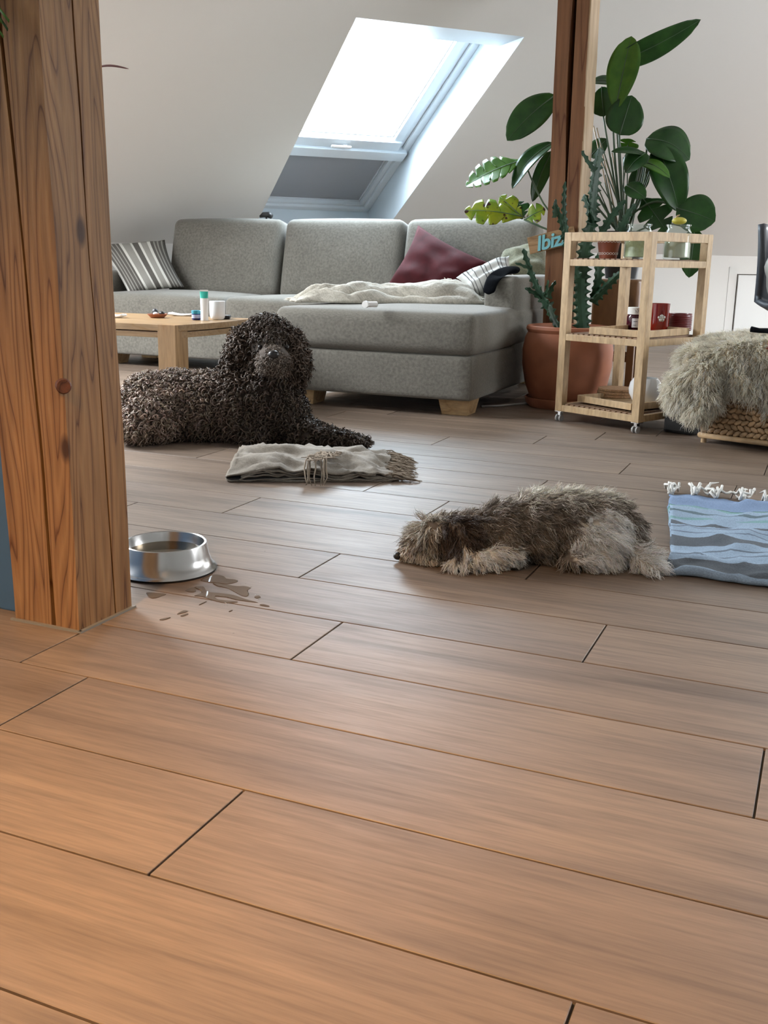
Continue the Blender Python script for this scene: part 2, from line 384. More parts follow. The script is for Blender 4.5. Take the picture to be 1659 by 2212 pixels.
MT = {}
MT['floor'] = floor_material()
MT['grout'] = plain('grout', (0.075, 0.06, 0.045), 0.9)
MT['paint'] = plain('wall_paint', (0.72, 0.72, 0.705), 0.9, nscale=260, nstr=0.08)
MT['lining'] = plain('window_lining_white', (0.52, 0.575, 0.61), 0.45)
MT['frame'] = plain('window_frame_white', (0.62, 0.66, 0.69), 0.35)
MT['blind'] = plain('grey_blind', (0.33, 0.34, 0.36), 0.8, nscale=500, nstr=0.1)
MT['pane'] = glass('window_glass', (0.93, 0.97, 1.0))
MT['post'] = wood('old_pine_post', (0.275, 0.148, 0.062), (0.205, 0.102, 0.040), (0.085, 0.032, 0.011), (9, 9, 0.6), 20.0, 0.62, bstr=0.8, spec=0.25, knots=True)
MT['post2'] = wood('brown_post', (0.185, 0.085, 0.038), (0.148, 0.064, 0.027), (0.09, 0.03, 0.012), (8, 8, 0.5), 7.0, 0.6, bstr=0.4, spec=0.25)
MT['postlight'] = wood('sawn_pine', (0.42, 0.31, 0.205), (0.37, 0.265, 0.165), (0.3, 0.2, 0.1), (8, 8, 0.6), 6.0, 0.7)
MT['crack'] = plain('crack_dark', (0.025, 0.012, 0.006), 0.95)
MT['plug'] = wood('walnut_plug', (0.13, 0.05, 0.03), (0.09, 0.035, 0.02), (0.04, 0.015, 0.01), (20, 20, 20), 4, 0.5)
MT['seal'] = plain('silicone', (0.19, 0.178, 0.155), 0.4)
MT['blue'] = plain('blue_paint', (0.035, 0.085, 0.16), 0.5, nscale=40, nstr=0.15)
MT['sofa'] = fabric('grey_linen', (0.120, 0.113, 0.097), (0.212, 0.201, 0.174), 620.0, bstr=0.25)
MT['beech'] = wood('beech', (0.52, 0.36, 0.19), (0.46, 0.30, 0.15), (0.36, 0.22, 0.10), (3, 14, 14), 4.0, 0.45)
MT['birch'] = wood('birch', (0.52, 0.375, 0.22), (0.47, 0.33, 0.185), (0.42, 0.28, 0.15), (9, 9, 2.0), 4.0, 0.45, bstr=0.05)
MT['slat'] = wood('slat_wood', (0.30, 0.19, 0.12), (0.25, 0.155, 0.095), (0.25, 0.15, 0.09), (9, 9, 3.0), 4.0, 0.5, bstr=0.05)
MT['oak'] = wood('oak', (0.38, 0.235, 0.115), (0.32, 0.19, 0.088), (0.26, 0.14, 0.055), (10, 10, 1.2), 6.0, 0.42)
MT['oaktop'] = wood('oak_top', (0.34, 0.22, 0.115), (0.29, 0.18, 0.088), (0.26, 0.15, 0.06), (1.2, 12, 12), 6.0, 0.38)
MT['darkwood'] = wood('dark_brown_wood', (0.16, 0.075, 0.028), (0.13, 0.06, 0.022), (0.07, 0.03, 0.01), (3, 3, 1), 3.0, 0.5)
MT['board'] = wood('sign_board', (0.32, 0.19, 0.09), (0.27, 0.155, 0.07), (0.18, 0.1, 0.04), (3, 18, 18), 4.0, 0.7)
MT['terra'] = plain('terracotta', (0.30, 0.105, 0.050), 0.7, nscale=9, nstr=0.1, var=0.16)
MT['terrad'] = plain('terracotta_glazed', (0.27, 0.07, 0.035), 0.45)
MT['soil'] = plain('soil', (0.035, 0.022, 0.014), 1.0, nscale=60, nstr=1.0)
MT['cactus'] = leafmat('spurge_green', (0.012, 0.045, 0.022), (0.03, 0.085, 0.042), rough=0.5)
MT['spine'] = plain('thorn', (0.06, 0.05, 0.035), 0.6)
MT['leaf'] = leafmat('leaf_dark', (0.014, 0.055, 0.012), (0.028, 0.095, 0.018))
MT['leafl'] = leafmat('leaf_fresh', (0.05, 0.15, 0.012), (0.085, 0.22, 0.02))
MT['leafy'] = leafmat('leaf_yellow', (0.30, 0.34, 0.02), (0.13, 0.25, 0.02), spots=(0.05, 0.018, 0.008))
MT['stem'] = plain('leaf_stalk', (0.05, 0.09, 0.045), 0.45)
MT['cane'] = plain('bamboo_cane', (0.35, 0.24, 0.13), 0.5)
MT['black'] = plain('black_plastic', (0.012, 0.012, 0.013), 0.45)
MT['blackcloth'] = plain('black_cloth', (0.006, 0.007, 0.009), 0.95, spec=0.05, nscale=300, nstr=0.4)
MT['steel'] = plain('brushed_steel', (0.46, 0.45, 0.44), 0.22, 1.0)
MT['chrome'] = plain('chrome', (0.7, 0.7, 0.7), 0.15, 1.0)
MT['water'] = glass('water', (0.80, 0.76, 0.70), 0.01)
MT['white'] = plain('white_ceramic', (0.78, 0.79, 0.80), 0.2)
MT['whitep'] = plain('white_plastic', (0.80, 0.80, 0.79), 0.4)
MT['paper'] = plain('paper', (0.78, 0.78, 0.78), 0.8)
MT['teal'] = plain('teal_cap', (0.03, 0.42, 0.33), 0.4)
MT['teal2'] = plain('blue_green_lid', (0.02, 0.22, 0.30), 0.4)
MT['navy'] = plain('navy_jar', (0.008, 0.015, 0.12), 0.2)
MT['label'] = plain('jar_label', (0.35, 0.38, 0.55), 0.6)
MT['labelw'] = plain('paper_label', (0.72, 0.73, 0.76), 0.7)
MT['ink'] = plain('ink', (0.02, 0.02, 0.03), 0.8)
MT['turq'] = plain('turquoise_paint', (0.15, 0.40, 0.44), 0.6)
MT['wax'] = plain('pale_wax', (0.42, 0.46, 0.27), 0.6, nscale=90, nstr=0.3, var=0.12)
MT['wax2'] = plain('cream_wax', (0.47, 0.46, 0.34), 0.6, nscale=90, nstr=0.2)
MT['jar'] = glass('clear_glass', (0.93, 0.96, 0.95), 0.02, 1.0)
MT['yellow'] = plain('yellow_green', (0.45, 0.40, 0.05), 0.5, nscale=30, nstr=0.2, var=0.2)
MT['redglass'] = plain('red_glass', (0.34, 0.014, 0.006), 0.08, Transmission_Weight=0.45)
MT['maroon'] = plain('maroon_tin', (0.13, 0.018, 0.022), 0.3)
MT['wine'] = plain('dark_jam', (0.05, 0.004, 0.012), 0.15)
MT['cork'] = plain('cork', (0.36, 0.21, 0.11), 0.85, nscale=160, nstr=0.4, var=0.35)
MT['red'] = plain('red_velvet', (0.048, 0.0055, 0.008), 0.85, spec=0.2, nscale=14, nstr=0.2, var=0.25)
MT['redp'] = plain('red_plastic', (0.45, 0.01, 0.015), 0.3)
MT['olive'] = fabric('olive_cloth', (0.10, 0.10, 0.065), (0.17, 0.165, 0.11), 160)
MT['throw'] = fabric('cream_throw', (0.36, 0.34, 0.29), (0.56, 0.53, 0.46), 150, bstr=0.8)
MT['fringe'] = plain('cream_fringe', (0.58, 0.55, 0.48), 0.9)
MT['taupe'] = fabric('taupe_blanket', (0.165, 0.143, 0.115), (0.245, 0.213, 0.172), 400, bstr=0.3)
MT['taupef'] = plain('taupe_fringe', (0.25, 0.20, 0.15), 0.95)
MT['towelf'] = plain('white_fringe', (0.72, 0.72, 0.69), 0.9)
MT['chair'] = plain('dark_grey_shell', (0.045, 0.05, 0.062), 0.45)
MT['foil'] = plain('silver_bag', (0.5, 0.49, 0.46), 0.35, 0.6, nscale=25, nstr=0.6)
MT['weave'] = plain('water_hyacinth', (0.42, 0.28, 0.16), 0.7, nscale=40, nstr=0.4, var=0.4)
MT['rattan'] = plain('rattan_cane', (0.50, 0.34, 0.19), 0.5, nscale=20, nstr=0.1, var=0.25)
MT['skin'] = plain('sheep_hide', (0.74, 0.62, 0.44), 0.95)
MT['stone'] = plain('dark_stone', (0.03, 0.03, 0.035), 0.5)
MT['cable'] = plain('grey_cable', (0.35, 0.34, 0.33), 0.5)
W_ = (0.62, 0.61, 0.57); G_ = (0.115, 0.108, 0.098); L_ = (0.30, 0.29, 0.265)
MT['stripe'] = stripes('striped_cushion', [(0.0, W_), (0.06, G_), (0.12, L_), (0.15, G_), (0.19, L_), (0.22, G_), (0.27, L_), (0.30, G_), (0.36, L_), (0.39, G_), (0.44, W_), (0.50, L_), (0.66, W_), (0.70, G_), (0.82, W_), (0.87, L_)], 0, 1.35, kind='UV', tex=120.0)
MT['stripe2'] = stripes('pale_striped_cushion', [(0.0, (0.5, .5, .48)), (0.3, (0.12, .12, .12)), (0.36, (0.5, .5, .48)), (0.5, (0.14, .14, .14)), (0.56, (0.5, .5, .48)), (0.8, (0.14, .14, .14)), (0.85, (0.5, .5, .48))], 0, 3.0, kind='UV', tex=120.0)
B0 = (0.20, 0.28, 0.43); B1 = (0.27, 0.36, 0.47); D_ = (0.095, 0.11, 0.13); T_ = (0.19, 0.33, 0.34)
MT['towel'] = stripes('blue_towel_weave', [(0.0, B1), (0.05, D_), (0.14, B1), (0.185, (0.14, .18, .23)), (0.195, B1), (0.235, (0.13, .165, .21)), (0.25, B1), (0.30, D_), (0.385, B1), (0.43, (0.15, .19, .25)), (0.44, B1), (0.47, (0.16, .2, .26)), (0.48, B1), (0.50, D_), (0.535, B1), (0.60, T_), (0.625, B1), (0.66, (0.12, .17, .2)), (0.68, B1), (0.73, T_), (0.76, (0.09, .19, .15)), (0.78, B0), (1.0, B0)], 1, 1 / 0.86, wob=0.05)

# ------------------------------------------------------------------ floor: planks one by one
ROW = 0.21; PL = 5.63; GAP = 0.0032
floor_mb = MB(); floor_mb.box((-0.9, 4.0, -0.06), (10.5, 14.0, 0.11)); fo = floor_mb.build('floor', MT['grout']); tag(fo, kind='structure')
known = {3: -0.73, 4: -3.04, 5: -5.05, 6: -5.74, 7: -3.80, 8: -1.60, 9: -4.79, 10: -2.65, 11: -6.97, 12: -4.575, 13: -5.88, 14: -9.34, 15: -1.06, 16: -2.83, 17: -6.37, 18: -4.77, 19: -3.85, 20: -2.88, 2: -2.2, 1: -4.4}
rng0 = random.Random(4)
pmesh = {}
def plank_mesh(L):
    k = round(L, 3)
    if k not in pmesh:
        b = MB(); b.box((0, 0, -0.005), (k, ROW - GAP, 0.01)); pmesh[k] = b.mesh('plank', bevel=0.0008, seg=1); pmesh[k].materials.append(MT['floor'])
    return pmesh[k]
post_rect = (-1.372, -1.20, 1.40, 1.572)
for r in range(1, 33):
    y = (r + 0.486) * ROW
    u0 = known.get(r, rng0.uniform(-6, -0.4))
    ymax = (r + 1) * ROW
    xl = -0.95 * ymax - 0.35 if r < 26 else -0.87 * ymax - 0.2
    xr = -0.02 * ymax + 0.45 if r > 3 else 0.6
    k0 = math.floor((xl / ROW - u0) / PL); k1 = math.ceil((xr / ROW - u0) / PL)
    for k in range(k0, k1):
        a = (u0 + k * PL) * ROW; L = PL * ROW - GAP
        o = bpy.data.objects.new('plank', plank_mesh(L)); COL.objects.link(o); o.location = (a + PL * ROW / 2, y, 0); o.parent = fo
far_mb = MB(); yf = (33 - 0.014) * ROW
far_mb.box((-0.9, (yf + 11.0) / 2, -0.005), (10.4, 11.0 - yf, 0.01)); tag(far_mb.build('far_planks', MT['floor'], fo), kind='stuff')

# ------------------------------------------------------------------ roof lining, walls, ceiling
S0, S1, T0, T1 = -4.515, -3.53, 0.03, 2.40
SA, SB, TM = -13.0, 3.5, 6.2
m = MB()
def q(s0, s1, t0, t1): m.add([roof(s0, t0), roof(s1, t0), roof(s1, t1), roof(s0, t1)], [(0, 1, 2, 3)])
q(SA, -7.85, 0, TM); q(-7.85, -6.75, 0, 1.28); q(-7.85, -6.75, 2.92, TM); q(-6.75, S0, 0, TM); q(S0, S1, 0, T0); q(S0, S1, T1, TM); q(S1, 0.35, 0, TM); q(0.35, 1.45, 0, 1.68); q(0.35, 1.45, 3.32, TM); q(1.45, SB, 0, TM)
ro = m.build('wall_sloping', MT['paint']); tag(ro, kind='structure')
m = MB(); a, b_ = roof(SA, 0), roof(SB, 0)
m.add([(a.x, a.y, 0), (b_.x, b_.y, 0), tuple(b_), tuple(a)], [(0, 1, 2, 3)])
kw = m.build('wall_knee', MT['paint']); tag(kw, kind='structure')
zc = roof(0, TM).z
# gable walls, rear wall and flat ceiling close the attic outside the picture
m = MB(); m.box((3.3, 2.0, zc / 2), (0.02, 3.9, zc)); m.box((3.3, 9.2, zc / 2), (0.02, 5.8, zc)); m.box((3.3, 5.12, 0.4), (0.02, 2.4, 0.8)); m.box((3.3, 5.12, (zc + 2.2) / 2), (0.02, 2.4, zc - 2.2)); m.box((3.3, -1.5, zc / 2), (0.02, 3.1, zc))
tag(m.build('wall_right', MT['paint']), kind='structure')
m = MB(); m.box((-2.4, -3.0, zc / 2), (11.4, 0.02, zc)); tag(m.build('wall_rear', MT['paint']), kind='structure')
m = MB(); m.box((-8.0, 1.0, zc / 2), (0.02, 8.0, zc)); tag(m.build('wall_left', MT['paint']), kind='structure')
m = MB(); e0, e1 = roof(SA, TM), roof(SB, TM)
m.add([tuple(e0), tuple(e1), (3.4, e1.y, zc), (3.4, -3.1, zc), (e0.x, -3.1, zc)], [(0, 1, 2, 3, 4)]); tag(m.build('ceiling', MT['paint']), kind='structure')
# access hatch in the knee wall
hp = empty('door_1'); tag(hp, kind='structure')
def knee(s, z, d=0.0):
    p = roof(s, 0); return Vector((p.x, p.y, 0)) + Vector((0, 0, z)) + HN * d
hs = (Vector((-0.757, 9.54, 0)) - Vector((CR.x, CR.y, 0))).dot(E3) + 0.18
m = MB()
def kbox(mb, s0, s1, z0, z1, d0, d1):
    vs = [knee(s, z, d) for d in (d0, d1) for z in (z0, z1) for s in (s0, s1)]
    mb.add(vs, [(0, 2, 3, 1), (4, 5, 7, 6), (0, 1, 5, 4), (2, 6, 7, 3), (0, 4, 6, 2), (1, 3, 7, 5)])
kbox(m, hs, hs + 0.62, 0.02, 0.59, 0.0, 0.016); m.build('door_leaf', plain('hatch_white', (0.70, 0.715, 0.715), 0.6), hp)
m = MB(); kbox(m, hs - 0.008, hs - 0.002, 0.02, 0.60, 0.0, 0.006); kbox(m, hs - 0.008, hs + 0.63, 0.592, 0.598, 0.0, 0.006); m.build('gap', MT['crack'], hp)
m = MB(); kbox(m, hs - 0.10, hs - 0.008, 0.0, 0.66, 0, 0.004); kbox(m, hs - 0.10, hs + 0.7, 0.598, 0.66, 0, 0.004); m.build('door_frame', MT['paint'], hp)

# ------------------------------------------------------------------ roof window
DP = 0.28
w1 = empty('window_1', roof(-4.0, 1.0)); tag(w1, kind='structure')
WI = w1.matrix_world.copy(); off = -Vector(w1.location)
def rb(mb, s0, s1, t0, t1, d0, d1):
    vs = [roof(s, t, d) + off for d in (d0, d1) for t in (t0, t1) for s in (s0, s1)]
    mb.add(vs, [(0, 2, 3, 1), (4, 5, 7, 6), (0, 1, 5, 4), (2, 6, 7, 3), (0, 4, 6, 2), (1, 3, 7, 5)]); return mb
# reveals: right, left, bottom square to the roof, top level then square
m = MB(); rb(m, S1, S1 + 0.012, T0 - 0.02, T1 + .02, 0.002, DP + 0.12); m.build('reveal', MT['lining'], w1)
m = MB(); rb(m, S0 - 0.012, S0, T0 - 0.02, T1 + .02, 0.002, DP + 0.12); m.build('reveal', MT['lining'], w1)
m = MB(); rb(m, S0, S1, T0 - 0.012, T0, 0.002, DP + 0.12); m.build('reveal', MT['lining'], w1)
m = MB(); A0 = roof(S0, T1) + off; A1 = roof(S1, T1) + off; B0_ = A0 - HN * 0.29; B1_ = A1 - HN * 0.29; C0 = B0_ - NR * 0.3; C1 = B1_ - NR * 0.3
m.add([A0, A1, B1_, B0_, C0, C1], [(0, 1, 2, 3), (3, 2, 5, 4)]); m.build('reveal', MT['lining'], w1)
TT = 2.24
m = MB()   # outer frame
rb(m, S1 - 0.05, S1, 0.0 + T0, TT, DP - 0.0, DP + 0.09); rb(m, S0, S0 + 0.05, T0, TT, DP, DP + 0.09); rb(m, S0, S1, T0, T0 + 0.045, DP, DP + 0.09); rb(m, S0, S1, 0.735, 0.775, DP, DP + 0.09)
m.build('window_frame', MT['frame'], w1, bevel=0.006)
m = MB()   # step inside the outer frame
rb(m, S1 - 0.085, S1 - 0.05, 0.775, TT, DP + 0.02, DP + 0.09); rb(m, S0 + 0.05, S0 + 0.085, 0.775, TT, DP + 0.02, DP + 0.09); rb(m, S1 - 0.085, S1 - 0.05, T0 + 0.045, 0.735, DP + 0.02, DP + 0.09); rb(m, S0 + .05, S1 - .05, T0 + 0.045, T0 + 0.07, DP + 0.02, DP + 0.09)
m.build('frame_rebate', MT['frame'], w1, bevel=0.004)
m = MB()   # opening sash
rb(m, S1 - 0.15, S1 - 0.088, 0.86, TT, DP + 0.005, DP + 0.07); rb(m, S0 + 0.088, S0 + 0.15, 0.86, TT, DP + 0.005, DP + 0.07); rb(m, S0 + 0.088, S1 - 0.088, 0.86, 0.955, DP - 0.012, DP + 0.07)
sash = m.build('sash', MT['frame'], w1, bevel=0.006)
m = MB(); rb(m, S0 + 0.02, S1 - 0.02, 0.765, 0.862, DP - 0.03, DP + 0.05); m.build('ventilation_bar', MT['frame'], w1, bevel=0.008)
m = MB(); rb(m, -4.12, -3.98, 0.895, 0.915, DP - 0.04, DP - 0.028); rb(m, -4.03, -4.00, 0.88, 0.90, DP - 0.03, DP - 0.01); m.build('handle', MT['whitep'], sash, bevel=0.004)
m = MB(); rb(m, S1 - 0.156, S1 - 0.149, 0.955, TT, DP + 0.03, DP + 0.05); rb(m, S0 + 0.149, S1 - 0.149, 0.953, 0.962, DP + 0.03, DP + 0.05); m.build('gasket', MT['cable'], sash)
m = MB(); rb(m, S0 + 0.149, S1 - 0.149, 0.95, TT, DP + 0.045, DP + 0.053); m.build('pane', MT['pane'], w1)
m = MB(); rb(m, S0 + 0.05, S1 - 0.085, T0 + 0.07, 0.735, DP + 0.055, DP + 0.060); m.build('blind', MT['blind'], w1)
m = MB(); rb(m, S0 + 0.05, S1 - 0.088, T0 + 0.07, T0 + .078, DP + 0.045, DP + 0.056); rb(m, S1 - 0.096, S1 - 0.088, T0 + .07, .735, DP + 0.045, DP + .056); m.build('blind_rail', MT['frame'], w1)
m = MB(); rb(m, S0 + 0.05, S1 - 0.085, T0 + 0.07, 0.735, DP + 0.075, DP + 0.080); m.build('pane', MT['pane'], w1)

# ------------------------------------------------------------------ timber posts
def post(name, x0, x1, y0, y1, h, mt, crack_f=None, crack_s=None, lean=0.0, nz=60, amp=0.0025, seed=0, splitmat=None):
    """square post, crack_f / crack_s: (centre fn, width fn, depth) on the front (-y) and right (+x) face"""
    V = []; F = []; rows = []
    for i in range(nz + 1):
        z = h * i / nz
        def pt(x, y):
            n_ = noise.noise(Vector((x * 6 + seed, y * 6, z * 3.0))) * amp
            return (x + n_ + lean * z, y + n_, z)
        row = []
        nf = 7
        if crack_f:
            c, w, dp = crack_f[0](z), crack_f[1](z), crack_f[2]
            xs = [x0 + (c - w / 2 - x0) * k / nf for k in range(nf + 1)]; row += [pt(x, y0) for x in xs]
            row.append(pt(c, y0 + dp * min(1, w / 0.004)))
            xs = [c + w / 2 + (x1 - c - w / 2) * k / nf for k in range(nf + 1)]; row += [pt(x, y0) for x in xs]
        else:
            row += [pt(x0 + (x1 - x0) * k / nf, y0) for k in range(nf + 1)]
        if crack_s:
            c, w, dp = crack_s[0](z), crack_s[1](z), crack_s[2]
            ys = [y0 + 0.001 + (c - w / 2 - y0) * k / nf for k in range(nf + 1)]; row += [pt(x1, y) for y in ys]
            row.append(pt(x1 - dp * min(1, w / 0.004), c))
            ys = [c + w / 2 + (y1 - c - w / 2) * k / nf for k in range(nf + 1)]; row += [pt(x1, y) for y in ys]
        else:
            row += [pt(x1, y0 + 0.001 + (y1 - y0) * k / nf) for k in range(nf + 1)]
        row += [pt(x0, y1)]
        rows.append(row)
    n = len(rows[0]); V = [v for r_ in rows for v in r_]
    for i in range(nz):
        for k in range(n):
            F.append((i * n + k, i * n + (k + 1) % n, (i + 1) * n + (k + 1) % n, (i + 1) * n + k))
    F.append(tuple(nz * n + k for k in range(n))); F.append(tuple(range(n))[::-1])
    me = bpy.data.meshes.new(name); me.from_pydata(V, [], F); me.update()
    return me
PH = 2.9
cf = lambda z: -1.268 + 0.012 * math.sin(z * 2.1) - 0.030 * z + 0.010 * noise.noise(Vector((0, 0, z * 4)))
cs = lambda z: 1.517 - 0.016 * z + 0.005 * noise.noise(Vector((3, 0, z * 5)))
cw1 = lambda z: 0.0045 + 0.0050 * max(0, noise.noise(Vector((9, 0, z * 2.5))) + 0.2) + 0.005 * math.exp(-z * 14)
cw2 = lambda z: 0.0038 + 0.0035 * max(0, noise.noise(Vector((5, 2, z * 2.5))) + 0.2)
me = post('post', -1.362, -1.208, 1.416, 1.568, PH, None, (cf, cw1, 0.03), (cs, cw2, 0.025), lean=-0.012, nz=120, amp=0.003)
p1 = empty('timber_post', (0, 0, 0)); tag(p1, 'thick honey-coloured pine post beside the steel bowl', 'post')
link('beam', me, MT['post'], p1)
m = MB(); c_ = Vector((-1.2145, 1.4165, 0.452)); dn = Vector((0.7, -0.714, 0)).normalized()
m.tube([c_ - dn * 0.012, c_ + dn * 0.004, c_ + dn * 0.006], [0.0135, 0.0135, 0.0115], 20); tag(m.build('wooden_plug', MT['plug'], p1), 'dark round wooden plug')
m = MB(); m.box((-1.285, 1.413, 0.002), (0.165, 0.006, 0.004)); m.box((-1.2045, 1.492, 0.002), (0.007, 0.165, 0.004)); m.build('sealant', MT['seal'], p1)
# second post further back
cg = lambda z: -1.262 + 0.006 * math.sin(z * 3)
gw = lambda z: 0.004 + 0.020 * max(0, min(1, (z - 0.80) / 0.5)) * (0.8 + .3 * math.sin(z * 5))
p2 = empty('roof_post', (0, 0, 0)); tag(p2, 'tall brown wooden post behind the terracotta pot with a wide split', 'post')
me = post('post', -1.345, -1.19, 5.15, 5.335, PH, None, (cg, gw, 0.07), None, lean=-0.006, nz=90, amp=0.002, seed=4)
link('beam', me, MT['post2'], p2)
m = MB(); m.grid(lambda u, v: (-1.1895 - 0.006 * u * PH + 0.002 * noise.noise(Vector((u * 40, v, 1))), 5.149 + 0.188 * v + 0.004 * noise.noise(Vector((u * 12, 4, v))), PH * u), 60, 1)
o = m.build('sawn_face', MT['postlight'], p2); md = o.modifiers.new('s', 'SOLIDIFY'); md.thickness = 0.006; md.offset = 0

# blue partition behind the first post
bp = MB(); bp.box((-1.78, 1.50, 0.40), (0.82, 0.10, 0.80)); tag(bp.build('partition', MT['blue'], bevel=0.004), 'low blue painted partition running left from the pine post', 'partition')

# ------------------------------------------------------------------ sofa
SF = MT['sofa']
sofa = empty('sofa', (-2.4, 5.2, 0)); tag(sofa, 'light grey linen corner sofa with a chaise under the roof window', 'sofa')
so = -Vector(sofa.location)
def put(me, name, c, mt, parent, rot=(0, 0, 0)):
    o = link(name, me, mt, parent); o.location = Vector(c) + so; o.rotation_euler = rot; return o
put(rbox(0.965, 1.60, 0.20, 0.018, 8), 'chaise_base', (-1.9025, 5.07, 0.172), SF, sofa)
put(rbox(2.0, 0.72, 0.20, 0.018, 8), 'sofa_base', (-3.34, 5.635, 0.172), SF, sofa)
put(rbox(0.985, 1.52, 0.185, 0.042, 12, puff=(0.006, 0.008, 0.016)), 'seat_cushion', (-1.902, 5.015, 0.362), SF, sofa)
put(rbox(0.90, 0.60, 0.185, 0.042, 12, puff=(0.004, 0.012, 0.018)), 'seat_cushion', (-2.845, 5.555, 0.352), SF, sofa)
put(rbox(0.93, 0.60, 0.185, 0.042, 12, puff=(0.004, 0.012, 0.022)), 'seat_cushion', (-3.76, 5.55, 0.352), SF, sofa)
for i, x in enumerate((-3.625, -2.80, -1.985)):
    put(rbox(0.80, 0.19, 0.50, 0.05, 12, puff=(0.004, 0.022, 0.012)), 'back_cushion', (x, 5.875, 0.650), SF, sofa, (math.radians(-13), 0, math.radians((1.2, -0.5, 0.4)[i])))
put(rbox(2.62, 0.09, 0.56, 0.02, 8), 'back_frame', (-2.80, 5.995, 0.42), SF, sofa)
put(rbox(0.165, 1.13, 0.53, 0.028, 10, puff=(0.004, 0.006, 0.006)), 'armrest', (-1.503, 5.46, 0.338), SF, sofa)
put(rbox(0.15, 0.55, 0.50, 0.028, 10), 'armrest', (-4.30, 5.54, 0.325), SF, sofa)
def leg_mesh():
    b = MB(); t, l = 0.075, 0.060
    b.add([(-l, -l, 0), (l, -l, 0), (l, l, 0), (-l, l, 0), (-t, -t, 0.078), (t, -t, 0.078), (t, t, 0.078), (-t, t, 0.078)], [(0, 3, 2, 1), (4, 5, 6, 7), (0, 1, 5, 4), (1, 2, 6, 5), (2, 3, 7, 6), (3, 0, 4, 7)])
    return b.mesh('leg', bevel=0.003)
lm = leg_mesh()
for x, y in ((-1.518, 4.395), (-2.29, 4.395), (-1.55, 5.75), (-4.22, 5.42), (-4.22, 5.85)):
    o = link('leg', lm, MT['beech'], sofa); o.location = Vector((x, y, 0)) + so

# ------------------------------------------------------------------ cushions
def pillow(name, c00, c10, c11, c01, thick, mt, label, group=None, wr=0.006, n=22, seed=0, pinch=0.05, front=(0, -1, 0)):
    c00, c10, c11, c01 = map(Vector, (c00, c10, c11, c01)); ctr = (c00 + c10 + c11 + c01) / 4
    nn = (c10 - c00).cross(c01 - c00).normalized()
    if nn.dot(Vector(front)) < 0: nn = -nn
    V = []; UV = []; F = []
    for side in (1, -1):
        for i in range(n + 1):
            for j in range(n + 1):
                u, v = i / n, j / n; a, b = 2 * u - 1, 2 * v - 1
                pu = u - pinch * a * (1 - b * b) * abs(a) * (-1) * -1; pv = v - pinch * b * (1 - a * a) * abs(b)
                p = c00 * (1 - pu) * (1 - pv) + c10 * pu * (1 - pv) + c11 * pu * pv + c01 * (1 - pu) * pv
                t = thick / 2 * (max(0, 1 - abs(a) ** 2.6) * max(0, 1 - abs(b) ** 2.6)) ** 0.55
                e = (1 - max(abs(a), abs(b)) ** 4)
                wv = noise.noise(Vector((u * 4.5 + seed, v * 4.5, side))) * wr * 2.2 + math.sin((u * 1.3 + v) * 13 + seed) * wr * 0.35 * noise.noise(Vector((u * 3, v * 3, seed)))
                p = p + nn * side * (t + wv * e)
                V.append(p - ctr); UV.append((u, v))
    st = (n + 1) ** 2
    for s_ in range(2):
        for i in range(n):
            for j in range(n):
                f = (s_ * st + i * (n + 1) + j, s_ * st + (i + 1) * (n + 1) + j, s_ * st + (i + 1) * (n + 1) + j + 1, s_ * st + i * (n + 1) + j + 1)
                F.append(f if s_ == 0 else f[::-1])
    me = bpy.data.meshes.new(name); me.from_pydata([tuple(v) for v in V], [], F); me.update()
    uv = me.uv_layers.new(name='UVMap')
    for lp in me.loops: uv.data[lp.index].uv = UV[lp.vertex_index]
    bm = bmesh.new(); bm.from_mesh(me); bmesh.ops.remove_doubles(bm, verts=bm.verts, dist=1e-4); bmesh.ops.recalc_face_normals(bm, faces=bm.faces); bm.to_mesh(me); bm.free()
    smooth(me); o = link(name, me, mt); o.location = ctr
    return tag(o, label, 'cushion', group)
pillow('striped_cushion', at(205, 528, 5.62), at(279, 636, 5.42), at(398, 620, 5.60), at(356, 518, 5.74), 0.14, MT['stripe'], 'grey and white striped cushion leaning in the left corner of the sofa', seed=2)
# stripes must run from the top edge to the bottom edge
me = bpy.data.objects['striped_cushion'].data
for d in me.uv_layers[0].data: d.uv = (d.uv[1], d.uv[0])
pillow('velvet_cushion', at(903, 486, 5.70), at(1062, 570, 5.60), (-1.95, 5.40, 0.475), at(829, 626, 5.50), 0.15, MT['red'], 'wine red velvet cushion leaning on the right back of the sofa', wr=0.011, seed=7)
pillow('olive_cushion', at(1085, 545, 5.78), at(1180, 520, 5.80), at(1190, 600, 5.62), at(1062, 600, 5.62), 0.12, MT['olive'], 'olive green cushion behind the armrest of the sofa', seed=3, wr=0.01)
pillow('pale_cushion', at(985, 600, 5.30), at(1100, 552, 5.42), at(1112, 598, 5.25), at(1020, 640, 5.15), 0.10, MT['stripe2'], 'small white cushion with thin dark stripes under the throw', seed=5, wr=0.012)

